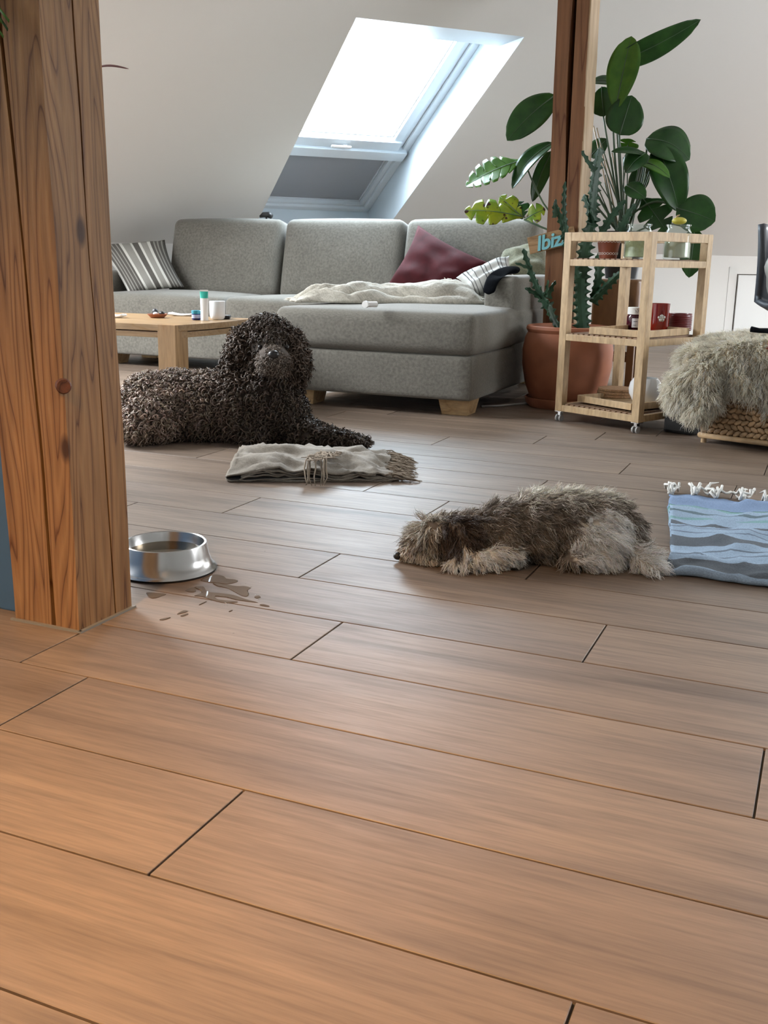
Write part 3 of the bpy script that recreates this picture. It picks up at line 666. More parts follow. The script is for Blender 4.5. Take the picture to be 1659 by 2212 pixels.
# ------------------------------------------------------------------ throw on the chaise
def ridge(x): return abs((x % 1.0) * 2 - 1)
def throw_pt(u, v):
    a = Vector((-2.37, 4.42, 0)); b = Vector((-1.60, 4.93, 0)); d = Vector((-0.30, 0.46, 0))
    w = 0.30 + 0.65 * u
    p = a.lerp(b, u) + d * (v * w) + Vector((0.05 * math.sin(u * 9) * v, 0.03 * math.sin(u * 14 + v * 5), 0))
    env = (0.30 + 0.75 * u) * (0.8 + 0.2 * math.sin(u * 7)) * math.sin(math.pi * min(1, v * 1.02))
    ph = v * 3.1 + 0.9 * u + 0.55 * noise.noise(Vector((u * 3.2, v * 1.5, 2))) + 0.18 * noise.noise(Vector((u * 9, v * 4, 6)))
    h = 0.022 + 0.085 * env + (0.030 + 0.045 * env) * (abs(math.sin(math.pi * ph)) ** 0.7 - 0.45) * min(1, u * 6, (1 - u) * 6)
    h += 0.020 * noise.noise(Vector((u * 7, v * 5, 5))) + 0.006 * noise.noise(Vector((u * 22, v * 18, 9)))
    e = min(v, 1 - v, u * 1.2, (1 - u) * 1.5) * 9; h = 0.006 + max(0.004, h) * min(1, max(0.0, e) ** 0.5)
    p.z = 0.460 + h
    return p
th = empty('throw_blanket', (-2.0, 4.8, 0.46)); tag(th, 'cream woven throw lying crumpled along the chaise', 'blanket')
to = -Vector(th.location)
m = MB(); m.grid(lambda u, v: throw_pt(u, v) + to, 110, 60); o = m.build('cloth', MT['throw'], th, sm=True); md = o.modifiers.new('s', 'SOLIDIFY'); md.thickness = 0.006; md.offset = 1
m = MB(); rr = random.Random(3)
for k in range(46):
    v = 0.05 + 0.9 * k / 45; p = throw_pt(0.985, v) + to; d = Vector((0.028 + 0.02 * rr.random(), 0.01 * rr.uniform(-1, 1), -0.03 * rr.random()))
    m.tube([p, p + d * .5 + Vector((0, 0, .008 * rr.uniform(-.3, 1))), p + d], [0.0028, 0.0024, 0.0012], 5)
for k in range(20):
    v = 0.03 + 0.94 * k / 19; p = throw_pt(0.012, v) + to; d = Vector((-0.03 - 0.02 * rr.random(), -0.01 + 0.01 * rr.uniform(-1, 1), 0.0))
    m.tube([p, p + d * .5, p + d], [0.0028, 0.0024, 0.0012], 5)
for k in range(26):
    p = throw_pt(0.80 + 0.10 * rr.random(), 0.55 + 0.25 * rr.random()) + to; d = Vector((0.03 * rr.uniform(-1, 1), 0.02 * rr.uniform(-1, .2), 0.018 + .02 * rr.random()))
    m.tube([p - Vector((0, 0, .01)), p + d * .6, p + d + Vector((.008 * rr.uniform(-1, 1), 0, -.006))], [0.003, 0.0025, 0.0012], 5)
tag(m.build('fringe', MT['fringe'], th, sm=True), kind='stuff')
# sock over the armrest
def sock_pt(u, v):
    a = 2 * math.pi * v; A = at(1112, 588, 5.00); B = at(1062, 584, 4.88); C_ = at(1056, 636, 4.855)
    s = u; p = (A * (1 - s) ** 2 + B * 2 * s * (1 - s) + C_ * s ** 2)
    r = 0.026 + 0.008 * math.sin(s * 5) + 0.012 * s
    if s > 0.9: r *= math.sqrt(max(0.02, 1 - ((s - .9) / .1) ** 2))
    return p + Vector((math.cos(a) * r * 1.1, math.sin(a) * r * 0.55 - 0.006, math.sin(a) * r * 0.7 * (1 - s) + 0.01 * (1 - s)))
m = MB(); m.grid(lambda u, v: sock_pt(u, v), 24, 16)
o = m.build('sock', MT['blackcloth'], sm=True, weld=True); tag(o, 'black sock hanging over the inner edge of the right armrest', 'sock')
# white pill tube on the chaise
tb = empty('white_tube', fl(790, 660, 0.475)); tag(tb, 'small white round tube lying in front of the throw', 'tube')
m = MB(); m.tube([(0, -0.008, 0.005), (0, 0.004, 0.005)], [0.0155, 0.0155], 20); m.build('cap', MT['whitep'], tb, bevel=0.001)
m = MB(); m.tube([(0, 0.004, 0.005), (0.03, 0.05, 0.004)], [0.012, 0.012], 16); m.build('body', MT['whitep'], tb)

# small black object on the sill behind the sofa
m = MB(); c_ = roof(-4.42, 0.30, 0.02)
kb = empty('black_lamp', at(575, 468, 6.02)); tag(kb, 'small black clip lamp poking up behind the left sofa back', 'lamp')
m = MB(); m.tube([(-0.045, 0, 0.0), (-0.02, 0, 0.012), (0.02, 0, 0.012), (0.04, 0, 0.0)], [0.008, 0.017, 0.019, 0.016], 14); m.build('lamp_head', MT['black'], kb, sm=True)
m = MB(); m.tube([(0.0, 0, 0.0), (0.005, 0.0, -0.06), (0.0, -0.0, -0.085)], 0.006, 8); m.build('clip', MT['black'], kb)

# ------------------------------------------------------------------ coffee table
tbl = empty('coffee_table', (-2.95, 3.845, 0)); tag(tbl, 'low oak coffee table with thick square legs in front of the sofa', 'table')
X0, X1, Y0, Y1, TH = -0.50, 0.50, -0.305, 0.305, 0.40
def tab_outline(g=0.0):
    pts = []
    n = 12
    for k in range(n): t = k / n; pts.append((X0 + (X1 - X0) * t, Y0 - 0.012 * math.sin(math.pi * t) + g))
    for k in range(n): t = k / n; pts.append((X1 + 0.030 * math.sin(math.pi * t) - g, Y0 + (Y1 - Y0) * t))
    for k in range(n): t = k / n; pts.append((X1 - (X1 - X0) * t, Y1 + 0.012 * math.sin(math.pi * t) - g))
    for k in range(n): t = k / n; pts.append((X0 - 0.030 * math.sin(math.pi * t) + g, Y1 - (Y1 - Y0) * t))
    return pts
def slab(mb, pts, z0, z1):
    n = len(pts); mb.add([(x, y, z0) for x, y in pts] + [(x, y, z1) for x, y in pts], [tuple(range(n))[::-1], tuple(range(n, 2 * n))] + [(k, (k + 1) % n, n + (k + 1) % n, n + k) for k in range(n)])
m = MB(); slab(m, tab_outline(), TH - 0.026, TH); m.build('table_top', MT['oaktop'], tbl, bevel=0.002)
m = MB(); slab(m, tab_outline(0.004), TH - 0.053, TH - 0.030); m.build('apron', MT['oaktop'], tbl, bevel=0.001)
for x in (X0 + 0.040, X1 - 0.040):
    for y in (Y0 + 0.042, Y1 - 0.042):
        m = MB(); m.box((x, y, TH / 2 + 0.0005), (0.086, 0.090, TH)); m.build('leg', MT['oak'], tbl, bevel=0.002)
def lathe_obj(name, prof, mt, parent=None, n=32, loc=(0, 0, 0), sm=True):
    m = MB(); m.lathe(prof, n); o = m.build(name, mt, parent, sm=sm); o.location = loc
    md = o.modifiers.new('e', 'EDGE_SPLIT'); md.split_angle = math.radians(40); return o
TZ = TH + 0.001
t_ = lathe_obj('mug', [(0.0, 0.0), (0.024, 0.0), (0.031, 0.006), (0.0345, 0.02), (0.0355, 0.08), (0.0335, 0.081), (0.0325, 0.02), (0.026, 0.008), (0, 0.007)], MT['white'], loc=fl(470, 690, TZ)); tag(t_, 'white cup without a handle on the coffee table', 'cup')
t_ = empty('cream_tube', fl(442, 692, TZ)); tag(t_, 'white cream tube with green end standing on its cap on the coffee table', 'tube')
lathe_obj('cap', [(0, 0), (0.0165, 0), (0.0165, 0.018), (0, 0.018)], MT['whitep'], t_)
m = MB()
def tub(u, v, z0, z1, w0, w1, d0, d1):
    a = 2 * math.pi * v; z = z0 + (z1 - z0) * u; w = w0 + (w1 - w0) * u; d = d0 + (d1 - d0) * u
    return (w * math.cos(a) * RT[0] - d * math.sin(a) * RT[1], w * math.cos(a) * RT[1] + d * math.sin(a) * RT[0], z)
m.grid(lambda u, v: tub(u, v, 0.018, 0.095, 0.0165, 0.0175, 0.0165, 0.009), 8, 20); m.build('body', MT['whitep'], t_, sm=True, weld=True)
m = MB(); m.grid(lambda u, v: tub(u, v, 0.095, 0.124, 0.0175, 0.018, 0.009, 0.002), 5, 20); m.build('green_end', MT['teal'], t_, sm=True, weld=True)
m = MB(); m.box((0, 0, 0.1275), (0.036, 0.003, 0.007), Matrix.Rotation(math.atan2(RT[1], RT[0]), 3, 'Z')); m.build('crimp', MT['whitep'], t_)
t_ = empty('balm_jar', fl(424, 691, TZ)); tag(t_, 'small navy blue jar with a turquoise lid on the coffee table', 'jar')
lathe_obj('body', [(0, 0), (0.017, 0), (0.0195, 0.003), (0.0195, 0.027), (0, 0.027)], MT['navy'], t_)
lathe_obj('lid', [(0, 0.027), (0.0205, 0.027), (0.0205, 0.040), (0.019, 0.0415), (0, 0.0415)], MT['teal2'], t_)
lathe_obj('label', [(0.0197, 0.008), (0.0197, 0.023)], MT['label'], t_)
t_ = empty('clay_saucer', fl(340, 686, TZ)); tag(t_, 'small terracotta saucer of pebbles on the coffee table', 'saucer')
lathe_obj('dish', [(0, 0), (0.030, 0), (0.044, 0.014), (0.045, 0.017), (0.042, 0.017), (0.030, 0.006), (0, 0.005)], MT['terra'], t_)
for nm, (x, y, z), r, mt, lb in (('pebble', (-0.012, 0.0, 0.026), (0.014, 0.012, 0.014), 'stone', 'dark rounded pebble in the terracotta saucer'), ('pebble', (0.0, -0.014, 0.018), (0.012, 0.010, 0.008), 'white', 'white pebble in the terracotta saucer'), ('pebble', (0.022, 0.004, 0.020), (0.014, 0.012, 0.009), 'black', 'flat dark shell piece in the terracotta saucer')):
    m = MB(); m.ball((0, 0, 0), r, 12); o = m.build(nm, MT[mt], sm=True); o.location = Vector(t_.location) + Vector((x, y, z)); tag(o, lb, 'stone')
def sheet(name, c, w, d, rz, mt, label, cat, h=0.004, curl=0.0):
    m = MB(); m.grid(lambda u, v: ((u - .5) * w, (v - .5) * d, h + curl * (u - .5) ** 2 * 4 + 0.001 * math.sin(v * 6)), 8, 6)
    o = m.build(name, mt, sm=True); o.location = c; o.rotation_euler = (0, 0, rz); md = o.modifiers.new('s', 'SOLIDIFY'); md.thickness = h * 0.9; md.offset = -1
    return tag(o, label, cat)
sheet('papers', fl(395, 681.5, TZ), 0.12, 0.09, 0.4, MT['paper'], 'loose white paper behind the jar on the coffee table', 'paper', 0.006, 0.008)
sheet('folded_tissue', fl(252, 686, TZ), 0.07, 0.05, 0.2, MT['paper'], 'white folded paper at the left end of the coffee table', 'paper', 0.012, 0.006)
t_ = empty('remote_control', fl(486, 688, TZ), 0.5); tag(t_, 'black remote control behind the white cup', 'remote control')
m = MB(); m.box((0, 0, 0.008), (0.05, 0.10, 0.014)); m.build('body', MT['black'], t_, bevel=0.005)
m = MB(); m.box((0.0, -0.02, 0.0155), (0.03, 0.04, 0.002)); m.build('keypad', MT['cable'], t_)

# ------------------------------------------------------------------ big brown dog
rng = np.random.default_rng(5)
DG = 3.88; K1 = FPX / DG
def d1(px, py, dz=0.0): return atd(px, py, DG + dz)
m = MB()
R1 = Matrix.Rotation(math.atan2(RT[1], RT[0]), 3, 'Z')
def ell(px, py, dz, rx, ry, rz): m.ball(d1(px, py, dz), (rx / K1, ry / K1, rz / K1), 16, R1)
ell(325, 880, 0.02, 66, 88, 74); ell(385, 880, 0.02, 75, 90, 80); ell(450, 882, 0.02, 75, 88, 80); ell(520, 875, 0.0, 75, 85, 88); ell(575, 865, -0.02, 72, 80, 92)
ell(330, 905, -0.10, 58, 55, 48); ell(300, 925, -0.12, 40, 50, 26)          # haunch and hind foot
ell(590, 830, -0.02, 62, 62, 70); ell(572, 790, 0.0, 58, 62, 60)             # chest, neck
ell(578, 730, -0.02, 52, 58, 48); ell(584, 745, -0.08, 38, 44, 34)           # skull
ell(592, 781, -0.16, 38, 46, 33); ell(593, 764, -0.15, 24, 40, 22); ell(592, 806, -0.12, 30, 34, 24)  # muzzle, bridge, chin
limb(m, [d1(528, 722, -.02), d1(508, 765, -.06), d1(500, 800, -.07)], [20 / K1, 22 / K1, 19 / K1])
limb(m, [d1(628, 722, -.02), d1(645, 768, -.06), d1(650, 800, -.07)], [18 / K1, 22 / K1, 18 / K1])
limb(m, [d1(610, 890, -.05), d1(625, 935, -.06), d1(710, 948, -.10), d1(778, 962, -.12)], [46 / K1, 32 / K1, 23 / K1, 20 / K1])
limb(m, [d1(625, 880, .08), d1(640, 920, .08), d1(720, 945, .02), d1(800, 962, -.02)], [40 / K1, 28 / K1, 20 / K1, 15 / K1])
limb(m, [d1(545, 930, -.08), d1(560, 945, -.1)], [34 / K1, 26 / K1])
dog_me = remeshed(m, 'dog', 0.013, 8)
co = np.zeros(len(dog_me.vertices) * 3); dog_me.vertices.foreach_get('co', co); co = co.reshape(-1, 3); co[:, 2] = np.maximum(co[:, 2], 0.004); dog_me.vertices.foreach_set('co', co.ravel()); dog_me.update()
FURB = plain('brown_hide', (0.055, 0.040, 0.030), 0.9)
dog = link('dog', dog_me, FURB); tag(dog, 'large dark brown curly-coated dog lying with its head raised', 'dog')
P, Nn = sample_surface(dog_me, 14500, rng)
keep = P[:, 2] > 0.012; P, Nn = P[keep], Nn[keep]; n = len(P)
flow = np.array(-RT) * 0.25 + np.array([0, 0, -0.35])
D = Nn * 0.9 + flow + rng.normal(size=(n, 3)) * 0.45
pxx = ((P - np.array([0, 0, CAMH])) @ RT) / ((P - np.array([0, 0, CAMH])) @ FW) * FPX + IW / 2
bodyf = np.clip((560 - pxx) / 200, 0, 1)      # window light on the back and rump, painted in as paler strands
base = (1 - bodyf)[:, None] * np.array([0.052, 0.037, 0.027]) + bodyf[:, None] * np.array([0.215, 0.160, 0.125])
col = base * rng.uniform(0.55, 1.55, (n, 1)) * (1 + rng.normal(size=(n, 3)) * 0.04)
hl = rng.random(n) < 0.10; col[hl] *= 1.6
cc = P - np.array([0, 0, CAMH]); pyy = -(cc @ UPV) / (cc @ FW) * FPX + IH / 2; dpp = cc @ FW - DG
L = rng.uniform(0.018, 0.030, n); rad = rng.uniform(0.0034, 0.0054, n)
muz = (((pxx - 592) / 44) ** 2 + ((pyy - 780) / 36) ** 2 < 1) & (dpp < -0.13)
L[muz] *= 0.5; rad[muz] *= 0.62; col[muz] = np.array([0.150, 0.118, 0.095]) * rng.uniform(0.6, 1.5, (muz.sum(), 1))
eyes = np.minimum((pxx - 561) ** 2, (pxx - 621) ** 2) + (pyy - 750) ** 2 < 15 ** 2; eyes &= dpp < -0.05; L[eyes] *= 0.35; rad[eyes] *= 0.6; col[eyes] *= 0.5
earm = ((np.abs(pxx - 507) < 28) | (np.abs(pxx - 646) < 28)) & (pyy > 715) & (pyy < 830) & (dpp < 0.06); L[earm] *= 1.25; col[earm] = np.array([0.075, 0.052, 0.038]) * rng.uniform(0.6, 1.5, (earm.sum(), 1))
fm = strand_mesh('coat', P - Nn * 0.003, D, L, rad, 6, 4, 0.24, 1.0, 0.2, np.clip(col, 0, 1), rng, 0.35)
FURM = tinted('dog_curls', 0.55, spec=0.25)
tag(link('coat', fm, FURM, dog), kind='stuff')
NOSE = plain('dog_nose', (0.012, 0.010, 0.010), 0.35)
m = MB(); m.ball(d1(591, 766, -0.268), (0.020, 0.014, 0.015), 14, R1); m.build('nose', NOSE, dog, sm=True)
for px in (562, 620):
    m = MB(); m.ball(d1(px, 750, -0.150), 0.0085, 10); m.build('eye', NOSE, dog, sm=True)

# ------------------------------------------------------------------ folded taupe blanket under its paws
def fold_cloth(parts, origin, ax, bx, blen, mt, name, parent, nv=40, wob=0.008, seed=0, thick=0.004, skew=None):
    m = MB()
    for prof in parts:
        n = len(prof) - 1
        def fn(u, v):
            i = min(n - 1, int(u * n)); t = u * n - i; a = prof[i][0] * (1 - t) + prof[i + 1][0] * t; z = prof[i][1] * (1 - t) + prof[i + 1][1] * t
            p = ax * a + bx * (blen * v)
            if skew: p = p + skew(a, v)
            k = noise.noise(Vector((a * 9 + seed, v * 6, z * 10))); k2 = noise.noise(Vector((a * 22, v * 15 + seed, z * 20)))
            e = 0.55 + 0.45 * math.sin(math.pi * min(1, max(0, v)))
            p = p + ax * (k * wob * 0.8) + bx * (noise.noise(Vector((a * 7, 3 + seed, z * 40))) * wob * 1.2)
            rg = (1 - abs(noise.noise(Vector((a * 13 + seed, v * 5 + a * 6, 1.5 + z * 6))))) ** 5 - 0.3
            p.z = max(0.003, z * (1 + 0.25 * k) * e + rg * wob * 0.9 * min(1, z / 0.02) + (k2 * wob * 0.5 + k * wob * 0.6) * min(1, z / 0.02))
            return p
        m.grid(fn, 80, nv)
    o = m.build(name, mt, parent, sm=True); md = o.modifiers.new('s', 'SOLIDIFY'); md.thickness = thick; md.offset = 0
    return o
def arcp(a, z0, z1, side, n=6):
    c = (z0 + z1) / 2; r = (z1 - z0) / 2
    return [(a + side * r * math.sin(math.pi * k / n), c - r * math.cos(math.pi * k / n)) for k in range(n + 1)]
bl = empty('folded_blanket', (-1.655, 2.655, 0)); tag(bl, "folded taupe linen blanket with fringes under the brown dog's paws", 'blanket')
AX = Vector((0.886, 0.463, 0)).normalized(); BX = Vector((-0.40, 0.90, 0)).normalized()
parts = [[(0.50, 0.004), (0.25, 0.004)] + arcp(0.02, 0.004, 0.060, -1, 8) + [(0.12, 0.064), (0.25, 0.062), (0.36, 0.055), (0.44, 0.045), (0.50, 0.022)],
         [(0.52, 0.010), (0.3, 0.012)] + arcp(0.045, 0.013, 0.026, -1) + [(0.2, 0.030), (0.4, 0.028), (0.51, 0.014)],
         [(0.47, 0.018), (0.3, 0.034)] + arcp(0.05, 0.035, 0.048, -1) + [(0.25, 0.050), (0.45, 0.036)]]
cl = fold_cloth(parts, None, AX, BX, 0.40, MT['taupe'], 'cloth', bl, wob=0.014, seed=1)
rr = random.Random(8)
m = MB()
for k in range(120):
    v = rr.random(); a0 = 0.48 + 0.03 * rr.random(); z0 = 0.02 * rr.random() + 0.008
    p = AX * a0 + BX * (0.40 * v) + Vector((0, 0, z0)); d = AX * (0.05 + 0.045 * rr.random()) + BX * (0.03 * rr.uniform(-1, 1))
    pts = [p]
    for j in range(1, 6):
        t = j / 5; q_ = p + d * t + Vector((rr.uniform(-1, 1), rr.uniform(-1, 1), 0)) * 0.006; q_.z = max(0.003, z0 * (1 - t) + 0.012 * math.sin(t * 3) * rr.random()); pts.append(q_)
    m.tube(pts, [0.0022, 0.0026, 0.0022, 0.0026, 0.002, 0.0012], 5)
for k in range(46):
    v0 = 0.02 + 0.34 * rr.random(); a0 = 0.27 + 0.035 * rr.uniform(-1, 1) + 0.12 * max(0, v0 - .1); p = AX * a0 + BX * (0.40 * v0) + Vector((0, 0, 0.066)); pts = [p]
    drop = rr.random() < 0.45 and v0 < 0.2
    for j in range(1, 6):
        t = j / 5; q_ = p + (BX * -(0.08 + v0 * .4) * t if drop else (AX * 0.03 * t * rr.uniform(-1, 1) + BX * -0.05 * t)) + Vector((rr.uniform(-1, 1), rr.uniform(-1, 1), 0)) * 0.005
        q_.z = max(0.004, 0.070 - (0.066 * max(0, t - .35) / .65 if drop else 0.0) + 0.006 * rr.random()); pts.append(q_)
    m.tube(pts, [0.0022, 0.0026, 0.0022, 0.0026, 0.002, 0.0012], 5)
tag(m.build('fringe', MT['taupef'], bl, sm=True), kind='stuff')

# ------------------------------------------------------------------ small shaggy dog
D2 = 2.385; K2 = FPX / D2
def d2(px, py, dz=0.0): return atd(px, py, D2 + dz)
m = MB()
def ell2(px, py, dz, rx, ry, rz): m.ball(d2(px, py, dz), (rx / K2, ry / K2, rz / K2), 16, R1)
ell2(1295, 1140, 0.01, 72, 82, 76); ell2(1230, 1136, 0.01, 78, 80, 80); ell2(1160, 1140, 0.01, 72, 78, 78); ell2(1090, 1152, 0.0, 66, 72, 68); ell2(1035, 1160, -.01, 56, 60, 55)
ell2(985, 1160, -.02, 50, 54, 50); ell2(940, 1160, -.02, 48, 52, 46); ell2(915, 1172, -.02, 38, 40, 38); ell2(893, 1192, -.02, 28, 28, 26); ell2(875, 1200, -.02, 20, 22, 19); ell2(925, 1208, -.02, 36, 38, 18)
ell2(1290, 1175, -.05, 58, 50, 52); ell2(1270, 1205, -.07, 62, 40, 18)
limb(m, [d2(985, 1140, -.06), d2(1000, 1175, -.075), d2(995, 1205, -.075)], [20 / K2, 24 / K2, 15 / K2])
limb(m, [d2(1100, 1195, -.08), d2(1040, 1208, -.10), d2(975, 1220, -.09)], [24 / K2, 19 / K2, 14 / K2])
limb(m, [d2(1345, 1140, .0), d2(1370, 1180, -.02), d2(1372, 1200, -.04), d2(1395, 1216, -.07), d2(1412, 1228, -.09)], [40 / K2, 26 / K2, 24 / K2, 25 / K2, 18 / K2])
dog2_me = remeshed(m, 'dog', 0.008, 8)
co = np.zeros(len(dog2_me.vertices) * 3); dog2_me.vertices.foreach_get('co', co); co = co.reshape(-1, 3); co[:, 2] = np.maximum(co[:, 2], 0.003); dog2_me.vertices.foreach_set('co', co.ravel()); dog2_me.update()
hc = co - np.array([0, 0, CAMH]); hx = hc @ RT / (hc @ FW) * FPX + IW / 2; hy = -(hc @ UPV) / (hc @ FW) * FPX + IH / 2
hcol = np.tile(np.array([0.17, 0.14, 0.115]), (len(co), 1))
pale = (((hx - 1300) / 70) ** 2 + ((hy - 1170) / 72) ** 2 < 1) | ((hx > 1345) & (hy > 1185)) | ((hx > 955) & (hx < 1130) & (hy > 1182)); hcol[pale] = (0.62, 0.56, 0.48)
ta = dog2_me.attributes.new('tint', 'FLOAT_COLOR', 'POINT'); ta.data.foreach_set('color', np.c_[hcol, np.ones(len(co))].astype(np.float32).ravel())
dog2 = link('dog', dog2_me, tinted('shaggy_hide', 0.9, spec=0.1)); tag(dog2, 'small shaggy grey-brown and white dog lying flat with chin on the floor', 'dog')
P, Nn = sample_surface(dog2_me, 40000, rng); keep = P[:, 2] > 0.006; P, Nn = P[keep], Nn[keep]; n = len(P)
cc = P - np.array([0, 0, CAMH]); dep = cc @ FW
px = cc @ RT / dep * FPX + IW / 2; py = -(cc @ UPV) / dep * FPX + IH / 2; dd = dep - D2
brown = np.array([0.245, 0.205, 0.172]); dark = np.array([0.085, 0.060, 0.048]); cream = np.array([0.84, 0.78, 0.69]); white = np.array([0.99, 0.97, 0.93])
col = np.tile(brown, (n, 1))
jit = rng.normal(size=n) * 9
head = px + jit < 1040; muz = (px + jit < 925) & (py > 1150)
ear = (px + jit > 952) & (px + jit < 1028) & (py > 1118) & (dd < 0.02); col[ear] = dark
muzc = (px + jit < 945) & (py + jit > 1168); col[muzc] = cream * 0.85
brow = (px < 945) & (py < 1150); col[brow] = cream * 0.62
leg = (px + jit > 955) & (px + jit < 1130) & (py + jit * .5 > 1182) & (dd < -0.02); col[leg] = white * 0.95
rump = ((px + jit - 1300) / 70) ** 2 + ((py + jit * .5 - 1170) / 72) ** 2 < 1; rump &= dd < 0.03; col[rump] = white
tail = (px + jit > 1345) & (py + jit > 1185); col[tail] = white
back = (py + jit < 1085) & (px > 1020) & (px < 1370); col[back] = cream * 0.92  # rim light along the top of the body, painted as cream strands
col = col * rng.uniform(0.62, 1.40, (n, 1)) * (1 + rng.normal(size=(n, 3)) * 0.03)
hl = (rng.random(n) < 0.10) & ~ear; col[hl] = col[hl] * 0.5 + cream * 0.5
flow = np.tile(np.array(RT) * 0.75 + np.array([0, 0, -0.55]), (n, 1)); flow[head] = np.array([0, 0, -0.9]) + np.array(RT) * 0.35
flow[muz] = np.array([0, 0, -0.9]) + np.array(RT) * 0.1
D, L, inv = clumps(P, Nn, flow, 0.012, 0.026, 0.046, 0.34, 0.45, rng, 0.6)
col *= rng.uniform(0.8, 1.2, inv.max() + 1)[inv][:, None]
L[tail] *= 1.3; L[muzc] *= 0.8; L[ear] *= 1.3; L[leg] *= 0.75
nose_p = np.array(d2(857, 1203, -.02)); L *= np.clip(np.linalg.norm(P - nose_p, axis=1) / 0.05, 0.15, 1)
fm = strand_mesh('coat', P - Nn * 0.002, D, L, rng.uniform(0.0008, 0.0015, n), 5, 3, 0.07, 1.2, 0.10, np.clip(col, 0, 1), rng, 0.15)
V_ = np.zeros(len(fm.vertices) * 3); fm.vertices.foreach_get('co', V_); V_ = V_.reshape(-1, 3); V_[:, 2] = np.maximum(V_[:, 2], 0.0015); fm.vertices.foreach_set('co', V_.ravel()); fm.update()
tag(link('coat', fm, tinted('shaggy_fur', 0.5, spec=0.25, trans=0.12), dog2), kind='stuff')
m = MB(); m.ball(d2(859, 1201, -.028), (0.0105, 0.009, 0.0088), 14, R1); m.build('nose', NOSE, dog2, sm=True)
m = MB(); m.ball(d2(896, 1168, -.052), 0.006, 10); m.build('eye', NOSE, dog2, sm=True)

# ------------------------------------------------------------------ water bowl and spill
BC = Vector((-1.30, 1.815, 0)); bw = empty('water_bowl', BC); tag(bw, 'round stainless steel water bowl beside the pine post', 'bowl')
lathe_obj('bowl_body', [(0.110, 0.004), (0.1125, 0.005), (0.1075, 0.010), (0.103, 0.013), (0.0955, 0.035), (0.0915, 0.060), (0.0905, 0.0625), (0.088, 0.0635), (0.0855, 0.062), (0.083, 0.050), (0.075, 0.022), (0.066, 0.014), (0.0, 0.014)], MT['steel'], bw, 72)
lathe_obj('rubber_ring', [(0.104, 0.0), (0.1105, 0.0), (0.1115, 0.004), (0.105, 0.005)], MT['black'], bw, 48)
wo = lathe_obj('water', [(0.0, 0.0405), (0.0795, 0.0405), (0.0805, 0.0415)], MT['water'], bw, 48)
PUD = plain('spilled_water', (0.105, 0.08, 0.062), 0.05, spec=0.22)
def blob(mb, pts, h=0.0012):
    ps = [fl(x, y) for x, y in pts]
    sm_ = []
    n = len(ps)
    for i in range(n):
        for j in range(3):
            t = j / 3; p0, p1_, p2_, p3 = ps[i - 1], ps[i], ps[(i + 1) % n], ps[(i + 2) % n]
            sm_.append(0.5 * ((2 * p1_) + (p2_ - p0) * t + (2 * p0 - 5 * p1_ + 4 * p2_ - p3) * t * t + (3 * p1_ - p0 - 3 * p2_ + p3) * t ** 3))
    n = len(sm_); c = sum(sm_, Vector()) / n
    inner = [c + (p - c) * 0.94 for p in sm_]
    mb.add([(p.x, p.y, 0.0002) for p in sm_] + [(p.x, p.y, h) for p in inner], [tuple(range(n, 2 * n))] + [(k, (k + 1) % n, n + (k + 1) % n, n + k) for k in range(n)])
S_ = 380 / 1659.0
def zc_(pts): return [(240 + x * S_, 1120 + y * S_) for x, y in pts]
pd = empty('water_spill', (0, 0, 0)); tag(pd, 'splash of spilled water on the floor beside the steel bowl', 'water')
for pts in ([(840, 580), (960, 530), (1060, 545), (1090, 570), (1180, 580), (1190, 600), (1100, 620), (980, 610), (900, 600)],
            [(960, 610), (1080, 625), (1180, 640), (1260, 640), (1320, 655), (1290, 680), (1300, 720), (1270, 740), (1200, 715), (1120, 670), (1060, 650), (1000, 640)],
            [(780, 650), (860, 640), (900, 690), (1020, 705), (1160, 725), (1280, 765), (1390, 795), (1300, 785), (1190, 770), (1090, 745), (980, 735), (1010, 770), (1200, 790), (1080, 800), (960, 775), (860, 740), (780, 730), (850, 700), (830, 670)],
            [(330, 700), (420, 705), (520, 715), (470, 735), (430, 750), (380, 755), (340, 735)],
            [(700, 680), (780, 650), (800, 690), (740, 695)], [(880, 790), (900, 785), (840, 815), (830, 815)], [(620, 905), (680, 872), (725, 875), (690, 890)], [(655, 918), (720, 898), (725, 906), (670, 925)],
            [(455, 955), (550, 935), (555, 940), (490, 960)], [(1400, 815), (1440, 812), (1495, 830), (1430, 826)], [(1350, 740), (1390, 730), (1410, 745), (1370, 755)], [(1110, 878), (1140, 866), (1142, 870), (1115, 882)]):
    mb = MB(); blob(mb, zc_(pts)); mb.build('puddle', PUD, pd, sm=False)
rr = random.Random(2); m = MB()
for x, y, r in [(888, 595, 2), (1035, 578, 1.6), (1185, 585, 2.2), (1160, 605, 1.6), (1320, 650, 2), (1270, 672, 2), (1295, 705, 2.4), (1300, 730, 1.5), (1400, 765, 2), (1080, 797, 2.4), (1095, 805, 1.6), (868, 660, 2.2), (862, 705, 2), (430, 668, 1.5), (725, 875, 1.4), (1155, 1085, 1.6), (130, 985, 1.2), (975, 505, 1.8), (985, 480, 1.5), (1015, 490, 1.3), (1385, 745, 1.5), (1365, 720, 1.5), (1450, 312, 1.6)] + [(rr.uniform(900, 1450), rr.uniform(520, 830), rr.uniform(0.6, 1.2)) for _ in range(26)]:
    p = fl(240 + x * S_, 1120 + y * S_); r *= 0.0011; m.ball((p.x, p.y, 0.0003), (r, r, r * 0.7), 8)
tag(m.build('droplets', glass('water_drop', (0.9, 0.9, 0.88), 0.03), pd, sm=True), kind='stuff')

